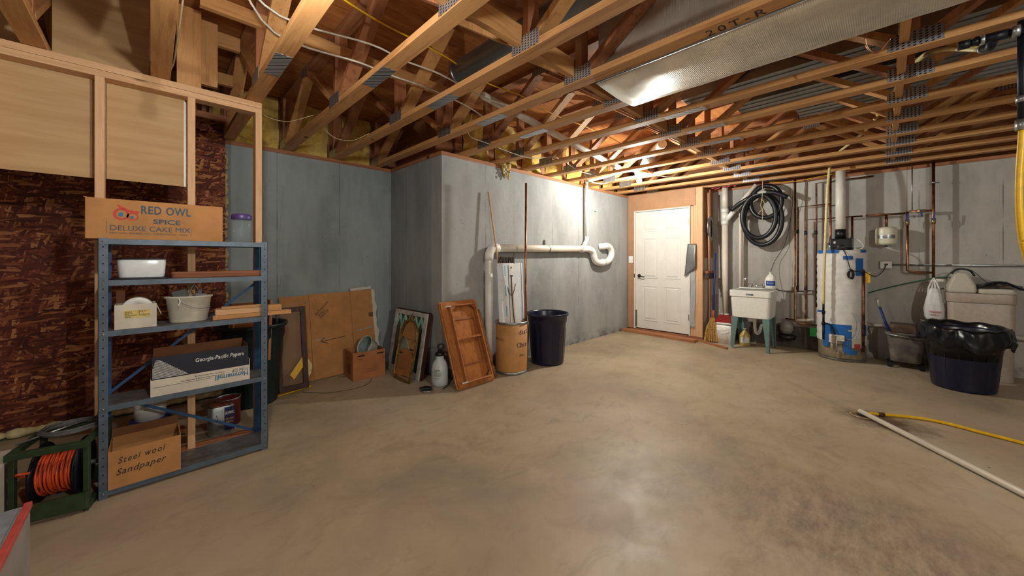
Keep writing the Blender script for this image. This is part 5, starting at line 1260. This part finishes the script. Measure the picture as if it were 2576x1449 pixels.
# blower on top
MB().lathe((hc[0]+.0, .372, 1.376), [(.10, 0), (.105, .01), (.105, .06), (.09, .075), (.05, .08)], 24).build('blower_base', BLACK, t)
MB().box(hc[0]-.10, hc[0]+.06, .27, .475, 1.40, 1.52).build('blower_housing', BLACK, t, .012)
MB().tube([(hc[0]-.0, .38, 1.5205), (hc[0], .38, 1.64)], .056, 20).build('vent_boot', BLACK, t)
MB().tube([(hc[0], .38, 1.6), (hc[0], .38, 2.386)], .049, 20).build('vent_pipe', PVC, t)
MB().box(hc[0]-.104, hc[0]-.1005, .42, .44, 1.46, 1.485).build('blower_label', WHITEP, t)
MB().tube([(6.40, .487, 1.49), (6.37, .487, 1.37)], .018, 12).tube([(6.40, .278, 1.55), (6.38, .278, 1.37)], .016, 12).tube([(6.375, .487, 1.45), (6.37, .52, 1.47), (6.36, .53, 1.40)], .014, 10).build('inlet_fitting', STEEL, t)
MB().tube(smooth([(hc[0]-.06, .27, 1.50), (hc[0]-.08, .22, 1.50), (hc[0]-.1, .17, 1.44), (hc[0]-.1, .18, 1.39), (hc[0]-.12, .25, 1.38)]), .006, 8).build('drain_tube', WIREW, t)
MB().tube(smooth([(hc[0]-.09, .35, 1.40), (hc[0]-.22, .34, 1.375), (hc[0]-.255, .31, 1.30), (hc[0]-.262, .28, 1.16), (hc[0]-.262, .25, 1.12), (hc[0]-.25, .17, 1.12), (hc[0]-.2, .11, 1.08), (hc[0]-.05, .06, 1.05), (6.48, .0, 1.11), (6.50, -.03, 1.19)]), .005, 8).build('power_cord', BLACK, t)
mb = MB()
for q in range(4): mb.tube([(hc[0]-.266-.003*q, .262+.02*q*.3+.022*math.cos(2*PI*k/16), 1.075+(.055-.004*q)*math.sin(2*PI*k/16)) for k in range(16)], .004, 6, closed=True)
mb.tube([(hc[0]-.272, .25, 1.12), (hc[0]-.272, .285, 1.14)], .011, 8); mb.build('cord_bundle', BLACK, t)
MB().tube([(hc[0]-.17, .165, .14), (hc[0]-.165, .160, 1.12)], .0125, 12).tube([(hc[0]-.165, .160, 1.12), (hc[0]-.13, .175, 1.135)], .012, 10).build('relief_pipe', COPOLD, t)
MB().box(hc[0]-.185, hc[0]-.18, .105, .145, .98, 1.10).build('yellow_tag', YELLOW, t)
# pale gas hose down the front
t = thing('pale_flex_hose', 'pale yellow flexible line hanging down before the water heater', 'hose', (5.98, .51, .3))
MB().tube(smooth([(6.1, .455, 2.46), (6.05, .47, 2.38), (6.0, .485, 2.1), (5.98, .50, 1.6), (5.97, .515, 1.1), (5.97, .52, .70)]), .015, 12).build('hose_run', PVCY, t)
MB().tube([(5.97, .52, .70), (5.97, .52, .62)], .012, 8).tube([(5.97, .52, .6195), (5.97, .52, .58)], .018, 8).tube([(5.97, .52, .5795), (5.97, .52, .48)], .012, 8).tube([(5.97, .52, .4795), (5.97, .52, .44)], .020, 8).tube([(5.97, .52, .4395), (5.97, .52, .26)], .013, 8).tube(smooth([(5.97, .515, .46), (5.99, .48, .455), (6.0, .44, .42), (5.995, .41, .33)]), .009, 8).build('iron_fittings', BLACKI, t)
MB().box(5.945, 5.957, .535, .575, .60, .625).build('valve_handle', BLUET, t)
cu('copper pipe low on the wall left of the heater', [(6.42, .66, .365), (6.42, .50, .37)], .010, COPPER)
MB().box(6.40, 6.404, .62, .70, .21, .325).build('green_tag', GREENT, label='bright green tag hanging low left of the heater', cat='tag')
MB().tube(smooth([(6.5, .13, .83), (6.48, 0, .89), (6.45, -.2, .97), (6.40, -.42, 1.045), (6.30, -.52, 1.06), (6.28, -.6, 1.05)]), .007, 8).build('green_hose', GREENH, label='green hose running from the heater to the softener', cat='hose')
MB().tube([(6.48, .13, .43), (6.48, -.10, .435)], .02, 12).build('pvc_pipe', PVC, label='white pipe low between heater and mop bucket', cat='pipe')
MB().tube([(6.48, -.88, .435), (6.48, -1.8, .44)], .026, 12).build('pvc_pipe', PVC, label='white pipe low right of the softener', cat='pipe')

# water softener
t = thing('water_softener', 'beige cabinet water softener with pale lid', 'water softener', (6.32, -.72, 0))
x0, x1, y0, y1 = 6.17, 6.50, -.945, -.50
MB().rbox(x0, x1, y0, y1, 0, .80, .05, .012).build('cabinet', BEIGE, t, .006)
MB().rbox(x0-.008, x1+.008, y0-.008, y1+.008, .8005, .90, .055).build('upper_band', BEIGE, t, .006)
MB().rbox(x0-.002, x1+.002, y0-.002, y0+.245, .9005, .955, .04).build('salt_lid', BEIGE2, t, .01)
mb = MB(); prof = [(y0+.25, .9005), (y1+.004, .9005), (y1+.004, .965), (y1-.04, 1.10), (y1-.07, 1.125), (y1-.14, 1.11), (y0+.25, .97)]
mb.prism(prof, x0+.0, x1); mb.v = [Vector((p.z, p.x, p.y)) for p in mb.v]; mb.build('head_cover', BEIGE2, t, .02)
MB().tube(smooth([(x0+.1, y1-.03, 1.10), (x0+.1, y1-.06, 1.145), (x0+.1, y1-.11, 1.155), (x0+.1, y1-.16, 1.135), (x0+.1, y1-.19, 1.08)]), .009, 8).build('lift_strap', BLACK, t)
MB().tube(smooth([(x0+.12, y1+.012, 1.05), (x0+.06, y1-.05, 1.145), (x0+.06, y1-.16, 1.145), (x0+.05, y1-.26, 1.02), (x0+.04, y1-.34, .96)]), .003, 6).build('cord', BLACK, t)
mb = MB(); vs = []
for j in range(9):
    for i in range(9):
        u, v = i/8, j/8; vs.append((6.14+.34*v, -.69-.30*u-.03*v, .975+.05*noise.noise((u*3, v*3, 2))+.05*math.sin(PI*u)*(1-.4*v)-.02*(1-v)*u))
fs = [(j*9+i, j*9+i+1, (j+1)*9+i+1, (j+1)*9+i) for j in range(8) for i in range(8)]
o = MB().add(vs, fs, True).build('black_bag', BAGM, label='black plastic bag lying on the softener lid', cat='bag'); o.modifiers.new('thick', 'SOLIDIFY').thickness = .006
MB().tube([(6.36, -.497, 1.02), (6.36, -.40, 1.02)], .02, 10).tube([(6.36, -.43, 1.02), (6.36, -.43, .98)], .016, 10).build('bypass_fitting', WHITEP, label='white plastic fitting left of the softener head', cat='fitting')
# shopping bag
mb = MB(); n = 24; prof = [(.02, .60), (.055, .565), (.075, .60), (.08, .70), (.075, .80), (.055, .88), (.035, .93)]
prof = [(.001, .56), (.05, .565), (.078, .61), (.08, .70), (.07, .79), (.052, .87), (.03, .93)]
vs = []
for (r, z) in prof:
    for k in range(n):
        a = 2*PI*k/n; q = r*(1+.14*noise.noise((math.cos(a)*2, math.sin(a)*2, z*9))+.05*math.sin(7*a)); vs.append((6.30+q*.6*math.cos(a), -.405+q*math.sin(a), z))
fs = [(i*n+k, i*n+(k+1) % n, (i+1)*n+(k+1) % n, (i+1)*n+k) for i in range(len(prof)-1) for k in range(n)]
t = thing('shopping_bag', 'white plastic shopping bag hanging left of the softener', 'bag', (6.30, -.405, .56))
MB().add(vs, fs, True).build('bag_body', plain('thin_white_bag', (222, 222, 222), .35, 0, .06), t)
for s_ in (-1, 1): MB().tube(smooth([(6.30, -.405+s_*.045, .86), (6.32, -.405+s_*.035, .95), (6.35, -.408, 1.045), (6.33, -.405+s_*.012, .95), (6.30, -.405+s_*.01, .88)]), .007, 6).build('handle', WHITEP, t)
text('THANK', (6.246, -.36, .66), (0, -1, 0), ZA, .03, INKR, t); text('YOU', (6.246, -.375, .625), (0, -1, 0), ZA, .03, INKR, t)
# mop bucket
t = thing('mop_bucket', 'dirty grey rolling mop bucket with wringer', 'mop bucket', (6.28, -.17, 0))
MB().rbox(6.14, 6.42, -.335, -.03, .07, .38, .05, .03).build('bucket_body', GREYD, t, .004)
MB().rbox(6.125, 6.435, -.35, -.015, .381, .41, .05).build('rim', GREYD, t)
MB().box(6.15, 6.41, -.33, -.06, .411, .50).build('wringer', plain('worn_brown_grey', (118, 96, 84), .5, .2, .35, 14), t, .008)
for (x, y) in ((6.16, -.31), (6.16, -.06), (6.39, -.31), (6.39, -.06)):
    MB().tube([(x-.008, y+.0, .03), (x+.008, y, .03)], .0295, 14).box(x-.012, x+.012, y-.006, y+.006, .06, .07).build('caster', BLACK, t)
MB().tube([(6.125, -.33, .36), (6.125, -.03, .385)], .008, 8).build('handle', STEEL, t)
MB().tube([(6.14, -.05, .42), (6.19, .03, .70)], .012, 8).build('wringer_lever', BLUEH, t)
MB().tube([(6.187, .028, .69), (6.20, .05, .79)], .015, 8).build('lever_grip', CREAMP, t)
MB().beam((6.12, -.19, .40), (6.11, -.26, .30), .02, .006).build('clip', GREYM, t)
# navy can with liner
bc = (5.665, -.55)
bin_can('trash_can', bc, .275, .205, .58, NAVY, 'large navy trash can lined with a black bag at the right')
mb = MB(); n = 144; vs = []
prof = [(.23, .30, 0), (.262, .55, 0), (.272, .595, .1), (.288, .603, .5), (.295, .585, .8), (.300, .55, 1), (.306, .51, 1.2), (.303, .47, 1.3), (.299, .445, 1.3)]
for (r, z, wv) in prof:
    for k in range(n):
        a = 2*PI*k/n; q = r+wv*(.020*noise.noise((math.cos(a)*5, math.sin(a)*5, z*22))+.010*abs(noise.noise((math.cos(a)*13, math.sin(a)*13, z*30)))+.003*math.sin(a*23+z*60))
        zz = z+wv*(.035*noise.noise((math.cos(a)*2.2, math.sin(a)*2.2, 9))+.012*math.sin(a*11)+.03*math.cos(a-.4))
        vs.append((bc[0]+q*math.cos(a), bc[1]+q*math.sin(a), zz+.012))
fs = [(i*n+k, i*n+(k+1) % n, (i+1)*n+(k+1) % n, (i+1)*n+k) for i in range(len(prof)-1) for k in range(n)]
o = MB().add(vs, fs, True).build('bin_liner', BAGM, label='black bin liner folded over the large navy trash can', cat='bag'); o.modifiers.new('thick', 'SOLIDIFY').thickness = .002

# ------------------------------------------------------------ floor drain, pipe and hose, overhead gas line
t = thing('floor_drain', 'rusty floor drain with a dark ring in the concrete', 'drain', (4.09, .105, 0))
MB().lathe((4.09, .105, 0), [(.045, .0006), (.085, .0006), (.088, .003), (.082, .006), (.05, .004), (.045, .0006)], 32, cap=False).build('drain_ring', plain('rusty_drain_rim', (196, 168, 120), .6, .3, .5, 40), t)
MB().lathe((4.09, .105, .0006), [(.001, 0), (.0445, 0), (.0445, .0015), (.001, .0015)], 24).build('drain_hole', DKHOLE, t)
MB().tube([(4.105, .13, .028), (3.20, -.60, .022), (2.9, -.84, .02)], .0185, 14).build('floor_pipe', PVCG, label='long white plastic pipe lying from the drain toward the camera', cat='pipe')
t = thing('yellow_hose', 'yellow hose lying on the floor from the drain', 'hose', (4.25, -.3, 0))
MB().tube(smooth([(4.12, .08, .022), (4.19, .0, .014), (4.27, -.13, .013), (4.318, -.27, .013), (4.30, -.40, .013), (4.268, -.50, .013), (4.217, -.69, .013), (4.1, -.95, .013), (3.9, -1.2, .013)]), .0115, 12).build('hose_run', YELLOW, t)
MB().tube([(4.165, .025, .0165), (4.19, -.005, .0145)], .016, 12).build('hose_coupling', plain('rusty_coupling', (92, 56, 30), .7, .3), t)
t = thing('gas_line', 'black iron gas pipe with tee and clamps at the right edge', 'gas pipe', (2.87, -.5, 2.0))
zg = 2.325; xg = 2.86
MB().tube([(xg, -.262, zg), (xg, -.30, zg)], .021, 14).tube([(xg, -.3005, zg), (xg, -.3305, zg)], .016, 12).tube([(xg, -.345, zg), (xg, -.41, zg)], .022, 14).tube([(xg, -.4105, zg), (xg+.01, -1.6, zg)], .0165, 12).tube([(xg, -.37, zg-.01), (xg+.07, -.37, zg-.02), (xg+.12, -.36, zg+.0)], .018, 12).build('iron_pipe', BLACKI, t)
for a_, b_, r_ in (((xg, -.4205, zg), (xg, -.445, zg), .026), ((xg, -.331, zg), (xg, -.3445, zg), .0235), ((xg+.12, -.358, zg), (xg+.15, -.355, zg+.01), .02)): MB().tube([a_, b_], r_, 14).build('pipe_clamp', STEEL, t)
MB().tube(smooth([(xg+.15, -.354, zg+.01), (xg+.40, -.24, 2.48), (xg+.8, -.16, 2.59), (xg+1.6, -.02, 2.60), (xg+2.4, .12, 2.60), (6.02, .40, 2.56)]), .014, 10).build('flex_run', PVCY, t)
vx, vy = 2.90, -.458
t = thing('gas_drop', 'black iron drop pipe feeding a hanging yellow gas hose', 'gas hose', (vx, vy, 1.2))
MB().tube([(vx, vy, 2.38), (vx, vy, 1.92)], .015, 12).build('iron_pipe', BLACKI, t)
MB().tube([(vx, vy, 1.9195), (vx, vy, 1.87)], .022, 8).build('union', STEEL, t)
MB().tube([(vx, vy, 2.0), (vx, vy, 2.03)], .02, 12).build('collar', STEEL, t)
MB().tube(smooth([(vx, vy, 1.8695), (vx-.003, vy+.003, 1.8), (vx-.008, vy+.010, 1.65), (vx-.008, vy+.010, 1.5), (vx, vy+.0, 1.36), (vx+.005, vy-.01, 1.30), (vx+.06, vy-.08, .9), (vx+.1, vy-.2, .5)]), .0125, 12).build('yellow_hose_run', YELLOW, t)
MB().tube([(vx, vy, 1.845), (vx-.001, vy+.001, 1.82)], .0132, 12).build('black_band', BLACK, t)
